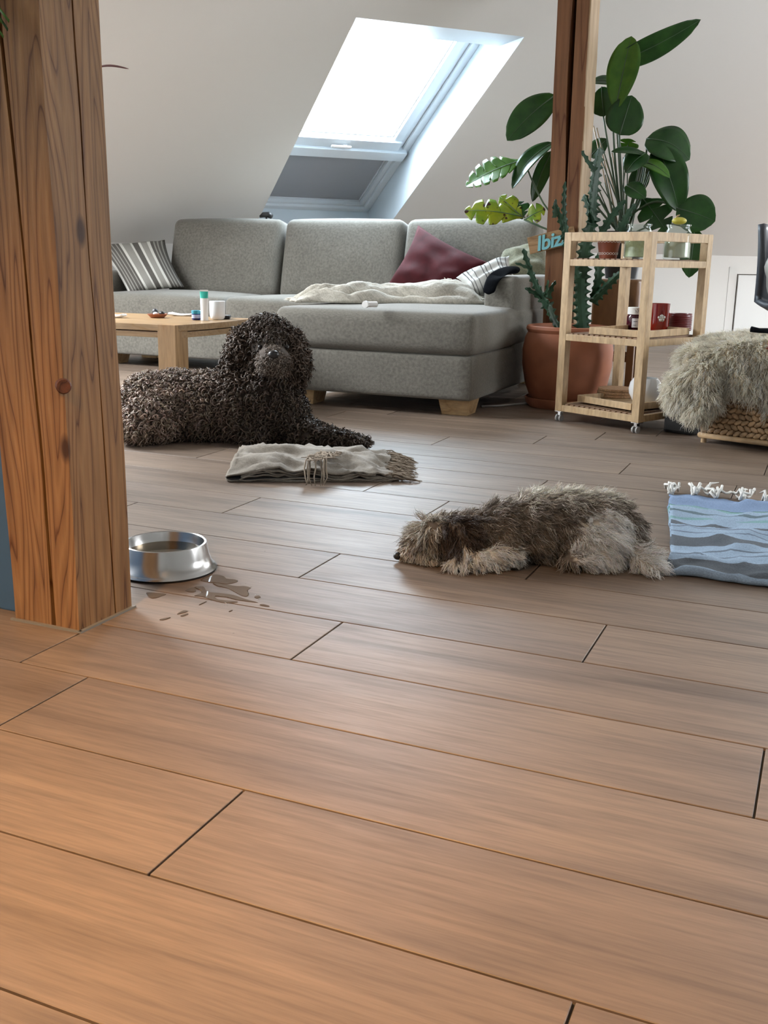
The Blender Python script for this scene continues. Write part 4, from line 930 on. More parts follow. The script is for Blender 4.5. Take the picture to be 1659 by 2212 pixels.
# ------------------------------------------------------------------ blue towel
tw = empty('blue_towel', (-0.268, 2.262, 0)); tag(tw, 'folded pale blue striped towel with white fringes lying on the floor', 'towel')
yx = Vector((0, 1, 0)); xx = Vector((1, 0, 0))
sk = lambda a, v: Vector((-0.155 * a, 0.02 * v, 0))
parts = [[(0.80, 0.004), (0.4, 0.004)] + arcp(0.012, 0.004, 0.024, -1) + [(0.1, 0.027), (0.25, 0.026), (0.5, 0.028), (0.7, 0.024), (0.83, 0.010)],
         [(0.78, 0.009), (0.4, 0.011)] + arcp(0.03, 0.010, 0.018, -1) + [(0.3, 0.019), (0.8, 0.012)]]
fold_cloth(parts, None, yx, xx, 0.66, MT['towel'], 'cloth', tw, nv=60, wob=0.012, seed=6, thick=0.0035, skew=sk)
rr = random.Random(12); m = MB()
for k in range(60):
    v = (k // 6) / 10 + 0.03 * rr.random(); p = Vector((-0.155 * 0.82 + 0.66 * v, 0.825 + 0.012 * rr.uniform(-1, 1), 0.014)); d = Vector((0.05 * rr.uniform(-1, 1), 0.06 + 0.06 * rr.random(), 0)); pts = [p]
    for j in range(1, 6):
        t = j / 5; q_ = p + d * t + Vector((rr.uniform(-1, 1), rr.uniform(-1, 1), 0)) * 0.008; q_.z = 0.006 + 0.030 * rr.random(); pts.append(q_)
    m.tube(pts, [0.0035, 0.004, 0.0034, 0.004, 0.0042, 0.001], 6)
tag(m.build('fringe', MT['towelf'], tw, sm=True), kind='stuff')

# ------------------------------------------------------------------ serving trolley
CA = Vector((-0.692, 4.237, 0)); CB = Vector((-1.052, 4.407, 0)); dv = (CA - CB).normalized(); pv = Vector((-dv.y, dv.x, 0))
CW, CD = (CA - CB).length, 0.40
cart = empty('serving_trolley', CB, math.atan2(dv.y, dv.x)); tag(cart, 'slatted birch trolley on castors with three shelves beside the terracotta pot', 'trolley')
LG = 0.036
def cart_xyz(x, y, z): return CB + dv * x + pv * y + Vector((0, 0, z))
for x in (0, CW):
    for y in (0, CD):
        m = MB(); m.box((x, y, 0.045 + 0.752 / 2), (LG, LG, 0.752)); m.build('leg', MT['birch'], cart, bevel=0.0025)
        cz = empty_c = None
        m = MB(); m.box((x, y, 0.0435), (LG, LG, 0.003)); m.box((x, y, 0.034), (0.014, 0.020, 0.018)); c_ = m.build('castor', MT['chrome'], cart, bevel=0.001)
        m = MB(); m.tube([(x - 0.013, y - 0.006, 0.0145), (x - 0.006, y - 0.006, 0.0145)], 0.0145, 18); m.tube([(x + 0.006, y - 0.006, 0.0145), (x + 0.013, y - 0.006, 0.0145)], 0.0145, 18); m.build('wheel', MT['cable'], c_, sm=False)
def rail(z0, z1, side, ins=0.0):
    zc2 = (z0 + z1) / 2; h = z1 - z0; m = MB()
    if side == 'f': m.box((CW / 2, -LG / 2 + 0.010 + ins, zc2), (CW - LG, 0.018, h))
    if side == 'b': m.box((CW / 2, CD + LG / 2 - 0.010 - ins, zc2), (CW - LG, 0.018, h))
    if side == 'r': m.box((CW + LG / 2 - 0.010, CD / 2, zc2), (0.018, CD - LG, h))
    if side == 'l': m.box((-LG / 2 + 0.010, CD / 2, zc2), (0.018, CD - LG, h))
    m.build('rail', MT['birch'], cart, bevel=0.0015)
SH = (0.073, 0.378, 0.688)
for s_ in 'fblr': rail(0.762, 0.797, s_)
for z in SH:
    for s_ in 'fblr': rail(z - 0.027, z, s_)
sm_me = None
for z in SH:
    ns = 13
    for k in range(ns):
        x = LG / 2 + 0.004 + (CW - LG - 0.008) * (k + 0.5) / ns
        if sm_me is None:
            m = MB(); m.box((0, 0, 0), ((CW - LG) / ns * 0.66, CD + 0.012, 0.010)); sm_me = m.mesh('slat', bevel=0.001, seg=1)
        o = link('slat', sm_me, MT['slat'], cart); o.location = (x, CD / 2, z + 0.000)
def tray(name, c, w, d, rz, label, h=0.028):
    t = empty(name, c, rz); tag(t, label, 'tray')
    m = MB(); m.box((0, 0, 0.004), (w, d, 0.006)); m.build('tray_base', MT['birch'], t)
    for sx, sy, bw_, bd in ((0, -d / 2, w, 0.010), (0, d / 2, w, 0.010), (-w / 2, 0, 0.010, d), (w / 2, 0, 0.010, d)):
        m = MB(); m.box((sx, sy, h / 2 + 0.001), (bw_, bd, h)); m.build('rim', MT['birch'], t, bevel=0.0015)
    return t
RZ = math.atan2(dv.y, dv.x)
T1z = SH[1] + 0.0055; T0z = SH[0] + 0.0055; T2z = SH[2] + 0.0055
tray('bamboo_tray', cart_xyz(0.245, 0.19, T1z), 0.265, 0.345, RZ + math.radians(4), 'wooden tray on the middle shelf of the trolley')
tray('wooden_tray', cart_xyz(0.215, 0.21, T0z + 0.006), 0.31, 0.33, RZ - math.radians(7), 'wooden tray on the bottom shelf of the trolley')
t_ = lathe_obj('grey_plate', [(0, 0), (0.06, 0), (0.085, 0.010), (0.083, 0.012), (0.058, 0.004), (0, 0.004)], MT['label'], loc=cart_xyz(0.115, 0.235, T0z)); bpy.data.objects.remove(t_)
# cork mats
for k in range(3):
    m = MB(); r = 0.083 - 0.001 * k; m.lathe([(0, 0), (r - .002, 0), (r, 0.003), (r, 0.0105), (r - .002, 0.0125), (0, 0.0125)], 48)
    o = m.build('cork_mat', MT['cork']); o.location = fl(1328, 856, T0z + 0.014) + Vector((0.003 * k, -0.002 * k, 0.0135 * k))
    tag(o, ('bottom', 'middle', 'top')[k] + ' round cork mat of the stack in the trolley tray', 'mat', 'cork mats')
t_ = lathe_obj('white_vase', [(0, 0), (0.032, 0), (0.052, 0.018), (0.066, 0.045), (0.069, 0.066), (0.064, 0.092), (0.050, 0.112), (0.047, 0.112), (0.060, 0.090), (0.064, 0.066), (0.058, 0.035), (0.03, 0.008), (0, 0.007)], MT['white'], n=48, loc=fl(1391, 873, T0z + 0.014)); tag(t_, 'round white ceramic vase on the bottom shelf of the trolley', 'vase')
# middle shelf things
Zm = T1z + 0.008
t_ = empty('jam_jar', at(1386, 712, 4.30)); t_.location = fl(1369, 712, Zm); t_.scale = (1.12, 1.12, 1.12); tag(t_, 'dark jam jar with white lid and paper label on the trolley tray', 'jar')
lathe_obj('glass_body', [(0, 0), (0.027, 0), (0.030, 0.004), (0.030, 0.050), (0.026, 0.060), (0, 0.060)], MT['wine'], t_)
lathe_obj('lid', [(0, 0.060), (0.0285, 0.060), (0.0285, 0.086), (0.027, 0.087), (0, 0.087)], MT['whitep'], t_)
def curved(mb, r, a0, a1, z0, z1, n=10):
    mb.grid(lambda u, v: (r * math.cos(a0 + (a1 - a0) * u), r * math.sin(a0 + (a1 - a0) * u), z0 + (z1 - z0) * v), n, 1)
vang = math.atan2(-FW[1], -FW[0])
m = MB(); curved(m, 0.0304, vang - 0.55, vang + 0.55, 0.010, 0.045); m.build('label', MT['labelw'], t_)
m = MB(); curved(m, 0.0306, vang - 0.35, vang + 0.15, 0.032, 0.034); curved(m, 0.0306, vang - 0.35, vang + 0.05, 0.018, 0.0195)
for a_, z0_, z1_ in ((-0.25, 0.068, 0.079), (-0.12, 0.066, 0.074), (0.08, 0.068, 0.082)):
    m.grid(lambda u, v, a_=a_, z0_=z0_, z1_=z1_: (0.0288 * math.cos(vang + a_ + 0.12 * math.sin(u * 4) + 0.05 * v), 0.0288 * math.sin(vang + a_ + 0.12 * math.sin(u * 4) + 0.05 * v), z0_ + (z1_ - z0_) * u), 8, 1)
m.build('writing', MT['ink'], t_)
t_ = empty('red_lantern', fl(1421, 715, Zm)); tag(t_, 'tall red glass candle holder on the trolley tray', 'candle holder')
lathe_obj('glass_body', [(0, 0), (0.040, 0), (0.044, 0.004), (0.044, 0.118), (0.0425, 0.118), (0.0415, 0.010), (0, 0.008)], MT['redglass'], t_)
m = MB()
for k, (a_, z_) in enumerate(((0, 0.058), (-0.22, 0.060), (0.22, 0.060), (-0.1, 0.050), (0.12, 0.050), (0, 0.066))):
    m.ball((0.0445 * math.cos(vang + a_), 0.0445 * math.sin(vang + a_), z_), (0.007, 0.007, 0.008), 10)
m.build('emblem', MT['foil'], t_, sm=True)
t_ = empty('maroon_candle', fl(1468, 714, Zm)); tag(t_, 'short dark red ribbed candle tin on the trolley tray', 'candle')
pr = [(0, 0), (0.046, 0)]
for k in range(8): pr += [(0.0495, 0.006 + 0.008 * k), (0.048, 0.010 + 0.008 * k)]
pr += [(0.0485, 0.073), (0.047, 0.074), (0.045, 0.066), (0, 0.064)]
lathe_obj('tin', pr, MT['maroon'], t_, 40)
# top shelf things
t_ = empty('small_clay_pot', Vector((at(1314, 540, 4.46).x, 4.46, T2z))); tag(t_, 'small terracotta pot with white wavy lines on the top shelf', 'flower pot')
lathe_obj('pot_body', [(0, 0), (0.036, 0), (0.048, 0.075), (0.050, 0.088), (0.046, 0.088), (0.043, 0.075), (0, 0.074)], MT['terrad'], t_, 40)
m = MB()
for zc3 in (0.020, 0.070):
    for ph in (0, math.pi):
        pts = []
        for k in range(97):
            a_ = 2 * math.pi * k / 96; z = zc3 + 0.0045 * math.sin(a_ * 10 + ph); r = 0.036 + 0.012 * z / 0.075 + 0.0006; pts.append((r * math.cos(a_), r * math.sin(a_), z))
        m.tube(pts, 0.0009, 4, caps=False)
tag(m.build('wavy_pattern', MT['whitep'], t_), 'white interlaced wavy lines')
lathe_obj('soil', [(0, 0.0755), (0.0435, 0.0755)], MT['soil'], t_)
def candle_jar(name, c, label, wax, wh, s=1.0):
    t = empty(name, c); tag(t, label, 'jar')
    lathe_obj('glass_body', [(0, 0), (0.040 * s, 0), (0.045 * s, 0.006), (0.045 * s, 0.085 * s), (0.036 * s, 0.100 * s), (0.036 * s, 0.106 * s), (0.041 * s, 0.109 * s), (0.041 * s, 0.114 * s), (0.0385 * s, 0.114 * s), (0.034 * s, 0.100 * s), (0.042 * s, 0.083 * s), (0.042 * s, 0.008), (0, 0.006)], MT['jar'], t, 40)
    lathe_obj('candle_wax', [(0, 0.007), (0.0415 * s, 0.009), (0.0415 * s, wh), (0, wh)], wax, t, 40)
    return t
candle_jar('candle_jar', Vector((at(1378, 540, 4.42).x, 4.42, T2z)), 'clear glass jar with pale green wax behind the front leg of the trolley', MT['wax'], 0.088, 1.22)
j2 = candle_jar('candle_jar', Vector((at(1462, 540, 4.47).x, 4.47, T2z)), 'clear glass jar with cream wax and a yellow gourd on top', MT['wax2'], 0.088, 1.22)
candle_jar('candle_jar', Vector((at(1368, 540, 4.56).x, 4.56, T2z)), 'glass jar with yellow wax behind the other jar on the top shelf', MT['wax2'], 0.072, 0.9)
gd = empty('gourd', Vector(j2.location) + Vector((0, 0, 0.1395))); tag(gd, 'small yellow gourd lying on the mouth of a glass jar', 'gourd')
m = MB(); m.ball((0, 0, 0.014), (0.030, 0.026, 0.015), 16); m.build('gourd_body', MT['yellow'], gd, sm=True)
m = MB(); m.tube([(-0.012, 0, 0.026), (-0.008, 0, 0.034), (0.0, 0.0, 0.038)], [0.005, 0.0035, 0.002], 8); m.build('stalk', MT['cane'], gd, sm=True)

# ------------------------------------------------------------------ terracotta pot with spurge
PC = Vector((-1.15, 4.89, 0)); pot = empty('terracotta_pot', PC); tag(pot, 'large terracotta floor pot between the sofa and the trolley', 'flower pot')
lathe_obj('pot_body', [(0, 0.012), (0.150, 0.012), (0.165, 0.03), (0.196, 0.11), (0.213, 0.20), (0.214, 0.27), (0.205, 0.325), (0.192, 0.352), (0.196, 0.358), (0.201, 0.368), (0.198, 0.380), (0.190, 0.384), (0.178, 0.380), (0.176, 0.34), (0, 0.33)], MT['terra'], pot, 72)
lathe_obj('saucer', [(0, 0), (0.172, 0), (0.188, 0.018), (0.192, 0.045), (0.186, 0.047), (0.176, 0.020), (0, 0.012)], MT['terra'], pot, 64)
lathe_obj('soil', [(0, 0.345), (0.176, 0.345)], MT['soil'], pot, 32)
sp = empty('candelabra_spurge', PC + Vector((0, 0, 0.345))); tag(sp, 'thorny dark green candelabra spurge growing in the terracotta pot', 'cactus')
def spurge(p0, p1, r0, r1, seed, parent=sp, bend=0.02):
    """three-winged toothed column from p0 to p1"""
    p0, p1 = Vector(p0), Vector(p1); L = (p1 - p0).length; n = max(6, int(L / 0.006)); rr = random.Random(seed)
    t = (p1 - p0).normalized(); a = t.cross(Vector((0.3, 1, 0.2))).normalized(); b = t.cross(a); tw0 = rr.uniform(0, 6)
    bd = (a * rr.uniform(-1, 1) + b * rr.uniform(-1, 1)) * bend * L / 0.3
    V = []; F = []; th = MB(); per = 0.034
    for i in range(n + 1):
        s = i / n; r = r0 + (r1 - r0) * s; c = p0.lerp(p1, s) + bd * math.sin(math.pi * s); ph = tw0 + s * L * 1.2
        if s > 0.93: r *= math.sqrt(max(0.05, 1 - ((s - .93) / .07) ** 2))
        for k in range(3):
            tooth = (s * L / per + k * 0.33) % 1.0; w = 0.72 + 0.42 * max(0, 1 - abs(tooth - 0.5) * 4) + 0.10 * math.cos((tooth - .5) * 6.28)
            for rad, da in ((0.34, -math.pi / 3), (0.52, -0.30), (w, 0.0), (0.52, 0.30)):
                an = ph + k * 2 * math.pi / 3 + da; V.append(c + (a * math.cos(an) + b * math.sin(an)) * r * rad - Vector(parent.location))
    m_ = 12
    for i in range(n):
        for k in range(m_): F.append((i * m_ + k, i * m_ + (k + 1) % m_, (i + 1) * m_ + (k + 1) % m_, (i + 1) * m_ + k))
    F.append(tuple(n * m_ + k for k in range(m_)))
    mb = MB(); mb.add(V, F); mb.build('branch', MT['cactus'], parent)
Yc = 4.90
def spx(x0, y0, Y0_, x1, y1, Y1_, r0, r1, seed, bend=0.02): spurge(at(x0, y0, Y0_), at(x1, y1, Y1_), r0, r1, seed, bend=bend)
spx(1262, 712, 4.92, 1276, 480, 4.97, 0.050, 0.044, 1); spx(1276, 485, 4.97, 1296, 318, 5.02, 0.040, 0.026, 2)
spx(1278, 650, 4.95, 1340, 588, 4.90, 0.036, 0.020, 3); spx(1282, 640, 4.97, 1290, 560, 4.92, 0.036, 0.028, 4); spx(1288, 560, 4.93, 1322, 540, 4.88, 0.03, 0.024, 15)
spx(1205, 708, 4.78, 1182, 655, 4.74, 0.024, 0.030, 5); spx(1184, 662, 4.74, 1131, 537, 4.70, 0.030, 0.014, 6); spx(1170, 645, 4.74, 1134, 622, 4.70, 0.020, 0.010, 7); spx(1182, 642, 4.74, 1200, 606, 4.72, 0.022, 0.008, 8)
spx(1178, 640, 4.73, 1184, 604, 4.70, 0.014, 0.006, 28); spx(1145, 580, 4.71, 1112, 568, 4.69, 0.014, 0.006, 29)
spx(1224, 520, 4.90, 1197, 440, 4.86, 0.024, 0.016, 9); spx(1197, 470, 4.87, 1200, 430, 4.86, 0.018, 0.010, 10); spx(1226, 515, 4.90, 1221, 392, 4.88, 0.022, 0.010, 11); spx(1250, 600, 4.92, 1222, 505, 4.90, 0.030, 0.026, 12)
spx(1285, 370, 5.0, 1256, 326, 4.98, 0.020, 0.010, 13); spx(1300, 505, 4.98, 1350, 432, 5.02, 0.030, 0.016, 14); spx(1285, 480, 4.96, 1262, 330 + 90, 5.0, 0.03, 0.02, 16); spx(1340, 500, 5.0, 1372, 440, 5.02, 0.03, 0.014, 17)

# ------------------------------------------------------------------ sign on the post
sg = empty('wooden_sign', at(1186, 520, 5.118)); sg.rotation_euler = (0, math.radians(-14), 0); tag(sg, 'tilted wooden sign with turquoise Ibiza lettering on the brown post', 'sign')
m = MB(); m.box((0.01, 0.012, 0), (0.235, 0.014, 0.082)); m.build('board', MT['board'], sg, bevel=0.002)
cu = bpy.data.curves.new('txt', 'FONT'); cu.body = 'Ibiza'; cu.size = 0.098; cu.extrude = 0.004; cu.offset = 0.0022; cu.shear = 0.25; cu.space_character = 0.95
to_ = bpy.data.objects.new('txt', cu); COL.objects.link(to_); dg = bpy.context.evaluated_depsgraph_get(); tme = bpy.data.meshes.new_from_object(to_.evaluated_get(dg)); bpy.data.objects.remove(to_)
o = link('lettering', tme, MT['turq'], sg); o.rotation_euler = (math.radians(90), 0, 0); o.location = (-0.070, 0.003, -0.034)

# ------------------------------------------------------------------ brown stand with the large leafy plant
st = empty('plant_stand', (-1.03, 5.47, 0)); tag(st, 'dark brown wooden stand carrying the leafy plant behind the trolley', 'stand')
put2 = lambda me, n_, mt, c: setattr(link(n_, me, mt, st), 'location', c)
put2(rbox(0.235, 0.26, 0.30, 0.02, 6), 'cabinet_body', MT['darkwood'], (0, 0, 0.445))
for x in (-0.095, 0.095):
    for y in (-0.105, 0.105):
        m = MB(); m.box((x, y, 0.15), (0.036, 0.036, 0.30)); m.build('leg', MT['darkwood'], st, bevel=0.003)
m = MB(); m.box((0, -0.105, 0.20), (0.17, 0.02, 0.035)); m.build('stretcher', MT['darkwood'], st); m = MB(); m.box((0, 0.105, 0.20), (0.17, 0.02, 0.035)); m.build('stretcher', MT['darkwood'], st)
PP = Vector((-1.03, 5.47, 0.598))
bpot = empty('black_plant_pot', PP); tag(bpot, 'black plastic plant pot on the brown stand', 'flower pot')
lathe_obj('pot_body', [(0, 0), (0.080, 0), (0.105, 0.20), (0.112, 0.205), (0.112, 0.235), (0.104, 0.235), (0.10, 0.20), (0, 0.198)], MT['black'], bpot, 40)
lathe_obj('soil', [(0, 0.205), (0.10, 0.205)], MT['soil'], bpot)
pl = empty('leafy_houseplant', PP + Vector((0, 0, 0.205))); tag(pl, 'tall houseplant with big glossy leaves behind the trolley and post', 'houseplant')
PLO = Vector(pl.location)
def leaf(base, tip, width, mt, facing=(0.4, -0.9, 0.1), bend=0.0, fold=0.25, peak=0.45, lobes=0, parent=pl, name='leaf', n=22, mcol=8, wave=0.0, asym=0.0):
    base, tip = Vector(base), Vector(tip); ax = tip - base; L = ax.length; t = ax.normalized(); f = Vector(facing); f = (f - t * f.dot(t)).normalized(); s = t.cross(f)
    mb = MB(); org = Vector(parent.location)
    def fn(u, v):
        w = width / 2 * (math.sin(math.pi * min(1, u ** (math.log(0.5) / math.log(peak)))) ** 0.62 + (0.06 if 0.02 < u < 0.9 else 0.0))
        a = 2 * v - 1
        if lobes:
            fr_ = (lobes * u + (0.0 if a > 0 else 0.4)) % 1.0; w = w * (1 - 0.60 * 0.75 / 0.60 * math.exp(-((fr_ - 0.5) / 0.11) ** 2)) if 0.06 < u < 0.95 else w
        aa = a * (1 + asym * (1 if a > 0 else -1))
        p = base + ax * (u + (0.16 * abs(a) ** 1.5 * (1 - u) if lobes else 0)) + s * (aa * w) + f * (bend * L * math.sin(math.pi * u) - fold * abs(a) ** 1.3 * w * -1 * 0.9 + wave * width * math.sin(u * 15 + a * 2) * abs(a))
        return p - org
    mb.grid(fn, n if not lobes else 70, mcol)
    o = mb.build(name, mt, parent, sm=True); md = o.modifiers.new('s', 'SOLIDIFY'); md.thickness = 0.0014; md.offset = 0
    r_ = MB(); pts = [fn(k / 10, 0.5) - f * 0.0012 * 0 for k in range(11)]; r_.tube([p + f * 0.0012 for p in pts], [0.0035 - 0.0003 * k for k in range(11)], 6)
    r_.build('midrib', MT['stem'], o, sm=True)
    return o
def stalk(p0, p1, r0=0.005, r1=0.004, sag=0.0, parent=pl, mt='stem', side=(0, 0, 0)):
    p0, p1 = Vector(p0), Vector(p1); org = Vector(parent.location); n = 10
    pts = [p0.lerp(p1, k / n) + (Vector((0, 0, 1)) * sag + Vector(side)) * math.sin(math.pi * k / n) - org for k in range(n + 1)]
    m = MB(); m.tube(pts, [r0 + (r1 - r0) * k / n for k in range(n + 1)], 8); m.build('leaf_stalk', MT[mt], parent, sm=True)
PB = PP + Vector((0, 0, 0.20)); Yp = 5.47
A_ = lambda x, y, d=0.0: at(x, y, Yp + d)
LF, LL, LY = MT['leaf'], MT['leafl'], MT['leafy']
leaf(A_(1322, 140, -.02), A_(1514, 42, .05), 0.125, LF, (0.25, -0.8, -0.65), bend=0.05, fold=0.15, peak=0.42); stalk(PB, A_(1324, 140, -.02), 0.007, 0.004, side=(-0.02, 0, 0))
leaf(A_(1330, 236, -.10), A_(1364, 78, -.04), 0.150, LL, (-0.1, -0.95, -0.2), bend=0.03, fold=0.2, peak=0.55); stalk(PB, A_(1330, 236, -.10), 0.006, 0.004)
leaf(A_(1330, 180, .02), A_(1274, 178, .0), 0.085, LF, (0.1, -0.6, 0.8), bend=0.10, fold=0.1); stalk(PB, A_(1328, 182, .02), 0.006, 0.004)
leaf(A_(1300, 188, .0), A_(1305, 252, -.06), 0.120, LF, (-0.2, -0.9, 0.3), bend=0.05, fold=0.2, peak=0.55)
leaf(A_(1338, 292, -.10), A_(1365, 206, -.08), 0.175, LF, (0.2, -0.95, 0.1), bend=0.02, fold=0.12, peak=0.40); stalk(PB, A_(1338, 292, -.10), 0.006, 0.004)
stalk(PB, A_(1303, 250, -.04), 0.006, 0.004)
leaf(A_(1200, 205, -.02), A_(1095, 304, -.16), 0.165, LF, (0.2, -0.85, 0.45), bend=0.08, fold=0.1, peak=0.5); stalk(PB, A_(1200, 205, -.02), 0.007, 0.005, side=(-.05, 0, .02))
leaf(A_(1196, 308, -.02), A_(1106, 408, -.10), 0.115, LF, (-0.3, -0.8, 0.5), bend=0.13, fold=0.25, peak=0.45); stalk(PB, A_(1196, 308, -.02), 0.006, 0.004, side=(-.05, 0, .03))
leaf(A_(1192, 326, 0), A_(1150, 436, .02), 0.085, LF, (0.6, -0.7, 0.3), bend=-0.12, fold=0.3, peak=0.4)
leaf(A_(1132, 345, -.05), A_(1006, 402, -.12), 0.200, LL, (-0.1, -0.75, 0.75), bend=0.05, fold=0.1, peak=0.45, lobes=6); stalk(PB, A_(1132, 347, -.05), 0.006, 0.004, sag=-0.10, side=(-.06, 0, -.02)); 
leaf(A_(1135, 470, .0), A_(1003, 455, -.08), 0.160, LY, (0.0, -0.8, 0.6), bend=0.06, fold=-0.1, peak=0.55, lobes=4); leaf(A_(1130, 472, .0), A_(1080, 424, .05), 0.10, LY, (0.0, -0.9, 0.3), fold=0.1, lobes=2, bend=.05); leaf(A_(1135, 474, 0), A_(1178, 452, 0), 0.11, LY, (0, -.9, .4), fold=.1, lobes=2, bend=.08)
stalk(PB, A_(1132, 474, .0), 0.006, 0.005, sag=-0.04); leaf(A_(1128, 474, 0), A_(1118, 436, .04), 0.11, LF, (0, -.9, .4), fold=.1, lobes=2, bend=.05)
leaf(A_(1396, 300, .0), A_(1490, 345, .02), 0.215, LF, (0.25, -0.75, 0.65), bend=0.16, fold=0.05, peak=0.45); stalk(PB, A_(1398, 300, .0), 0.007, 0.005, side=(.03, 0, .03))
leaf(A_(1420, 318, -.04), A_(1467, 458, -.04), 0.170, LF, (0.3, -0.9, 0.2), bend=0.10, fold=0.25, peak=0.42); stalk(PB, A_(1420, 318, -.04), 0.006, 0.005, side=(.02, 0, .04))
leaf(A_(1395, 330, -.12), A_(1352, 374, -.16), 0.135, LF, (-0.2, -0.8, 0.6), bend=0.10, fold=0.15, peak=0.4); leaf(A_(1390, 332, -.12), A_(1320, 328, -.18), 0.07, LF, (-0.2, -0.6, 0.8), bend=0.05, fold=0.2); stalk(PB, A_(1394, 331, -.12), 0.006, 0.004)
leaf(A_(1382, 350, -.10), A_(1447, 384, -.14), 0.080, LL, (0.1, -0.6, 0.8), bend=0.12, fold=0.1, peak=0.4); stalk(PB, A_(1383, 350, -.10), 0.005, 0.004)
leaf(A_(1352, 400, -.14), A_(1395, 428, -.18), 0.085, LF, (0.0, -0.85, 0.5), bend=0.05, fold=0.15); stalk(PB, A_(1354, 401, -.14), 0.005, 0.004)
leaf(A_(1350, 330, .04), A_(1362, 300, .06), 0.11, LL, (0.0, -0.9, 0.4), bend=0.05, fold=0.1, lobes=2); leaf(A_(1275, 340, .05), A_(1312, 300, .06), 0.10, LF, (-.2, -0.9, 0.4), bend=0.05, fold=0.1)
leaf(A_(1385, 425, .02), A_(1440, 500, -.02), 0.165, LF, (0.1, -0.9, 0.4), bend=0.05, fold=0.15, lobes=3); leaf(A_(1462, 450, -.05), A_(1545, 478, -.05), 0.185, LF, (0.2, -0.9, 0.3), bend=0.06, fold=0.1, peak=0.5)
leaf(A_(1500, 495, .0), A_(1488, 600, -.02), 0.120, LF, (0.25, -0.9, 0.2), bend=0.05, fold=0.3, peak=0.45)
stalk(A_(1350, 478), A_(1464, 450, -.05), 0.006, 0.005, sag=0.06); stalk(PB, A_(1386, 426, .02), 0.005, 0.004); stalk(PB, A_(1500, 497), 0.005, 0.004, sag=.05)
stalk(PB, A_(1395, 375, .03), 0.006, 0.004); leaf(A_(1370, 420, .05), A_(1395, 350, .05), 0.10, LF, (0, -.9, .3), fold=.2)
rr = random.Random(21)
for k in range(14):
    xb = rr.uniform(1290, 1345); xt = xb + rr.uniform(-20, 55); yt = rr.uniform(290, 400)
    stalk(PB + Vector((rr.uniform(-.05, .05), rr.uniform(-.05, .05), 0)), A_(xt, yt, rr.uniform(-.05, .05)), 0.004, 0.0025, side=(0, 0, 0))
for k, (xt, yt) in enumerate(((1282, 272), (1289, 276), (1322, 330), (1308, 345))):
    p0 = PB + Vector((0.02 * k - 0.04, 0.03, 0)); p1_ = A_(xt, yt, .03); m = MB(); m.tube([p0 - PLO, p1_ - PLO], 0.003, 7); m.build('support_cane', MT['cane'], pl, sm=True)
m = MB(); m.box((0, 0, 0), (0.001, 0.001, 0.001))

# ------------------------------------------------------------------ basket, sheepskin, bin
RB = math.radians(-18); bk = empty('woven_basket', (-0.43, 4.135, 0), RB); tag(bk, 'woven water hyacinth basket under the sheepskin', 'basket')
BW, BD, BH = 0.50, 0.40, 0.29
m = MB(); m.box((BW / 2, BD / 2, 0.03 + BH / 2), (BW - 0.02, BD - 0.02, BH)); m.build('basket_core', MT['weave'], bk)
for x in (0.012, BW - 0.012):
    for y in (0.012, BD - 0.012):
        m = MB(); m.tube([(x, y, 0), (x, y, BH + 0.03)], 0.011, 12); m.build('corner_cane', MT['rattan'], bk, sm=False)
for (xa, ya, xb, yb) in ((0, 0, BW, 0), (0, 0, 0, BD), (BW, 0, BW, BD), (0, BD, BW, BD)):
    m = MB(); m.tube([(xa, ya, 0.030), (xb, yb, 0.030)], 0.011, 12); m.build('base_cane', MT['rattan'], bk, sm=True)
m = MB(); rr = random.Random(4)
for j in range(15):
    z = 0.052 + j * 0.0215
    for k in range(18):
        x = 0.018 + (BW - 0.03) * (k + 0.5 * (j % 2)) / 18; sgn = 1 if j % 2 else -1
        m.ball((x, -0.002, z), (0.019, 0.011, 0.0095), 8, Matrix.Rotation(sgn * 0.5 + rr.uniform(-.1, .1), 3, 'Y'))
    for k in range(14):
        y = 0.018 + (BD - 0.03) * (k + 0.5 * (j % 2)) / 14; sgn = 1 if j % 2 else -1
        m.ball((0.002, y, z), (0.011, 0.019, 0.0095), 8, Matrix.Rotation(sgn * 0.5, 3, 'X'))
tag(m.build('plaited_weave', MT['weave'], bk, sm=True), kind='stuff')
# the hide lies over the basket: a shaped sheet with long wool
m = MB(); DS = 3.93; KS = FPX / DS
def es(px_, py_, dz, rx, ry, rz): m.ball(atd(px_, py_, DS + dz), (rx / KS, ry / KS, rz / KS), 14, R1)
es(1660, 745, 0.12, 90, 120, 22); es(1580, 752, 0.12, 70, 120, 22); es(1520, 775, 0.10, 46, 90, 26); es(1720, 745, 0.12, 90, 120, 22)
es(1600, 780, -0.06, 70, 40, 40); es(1660, 795, -0.09, 70, 34, 60); es(1640, 840, -0.10, 58, 26, 36); es(1720, 840, -0.12, 70, 26, 55); es(1602, 825, -0.09, 36, 26, 36); es(1690, 885, -.115, 40, 20, 18); es(1570, 800, -.06, 40, 30, 40)
es(1515, 820, -0.03, 45, 50, 50); es(1482, 855, 0.0, 30, 48, 38); es(1522, 862, -0.05, 36, 36, 34); es(1505, 890, -0.05, 26, 32, 24); es(1466, 845, .01, 27, 46, 44); es(1500, 785, .03, 34, 60, 34); es(1545, 790, -.02, 40, 50, 40)
sh_me = remeshed(m, 'sheepskin', 0.012, 6)
co = np.zeros(len(sh_me.vertices) * 3); sh_me.vertices.foreach_get('co', co); co = co.reshape(-1, 3); co[:, 2] = np.maximum(co[:, 2], 0.03); sh_me.vertices.foreach_set('co', co.ravel()); sh_me.update()
shp = link('sheepskin', sh_me, MT['skin']); tag(shp, 'fluffy cream sheepskin draped over the woven basket', 'sheepskin')
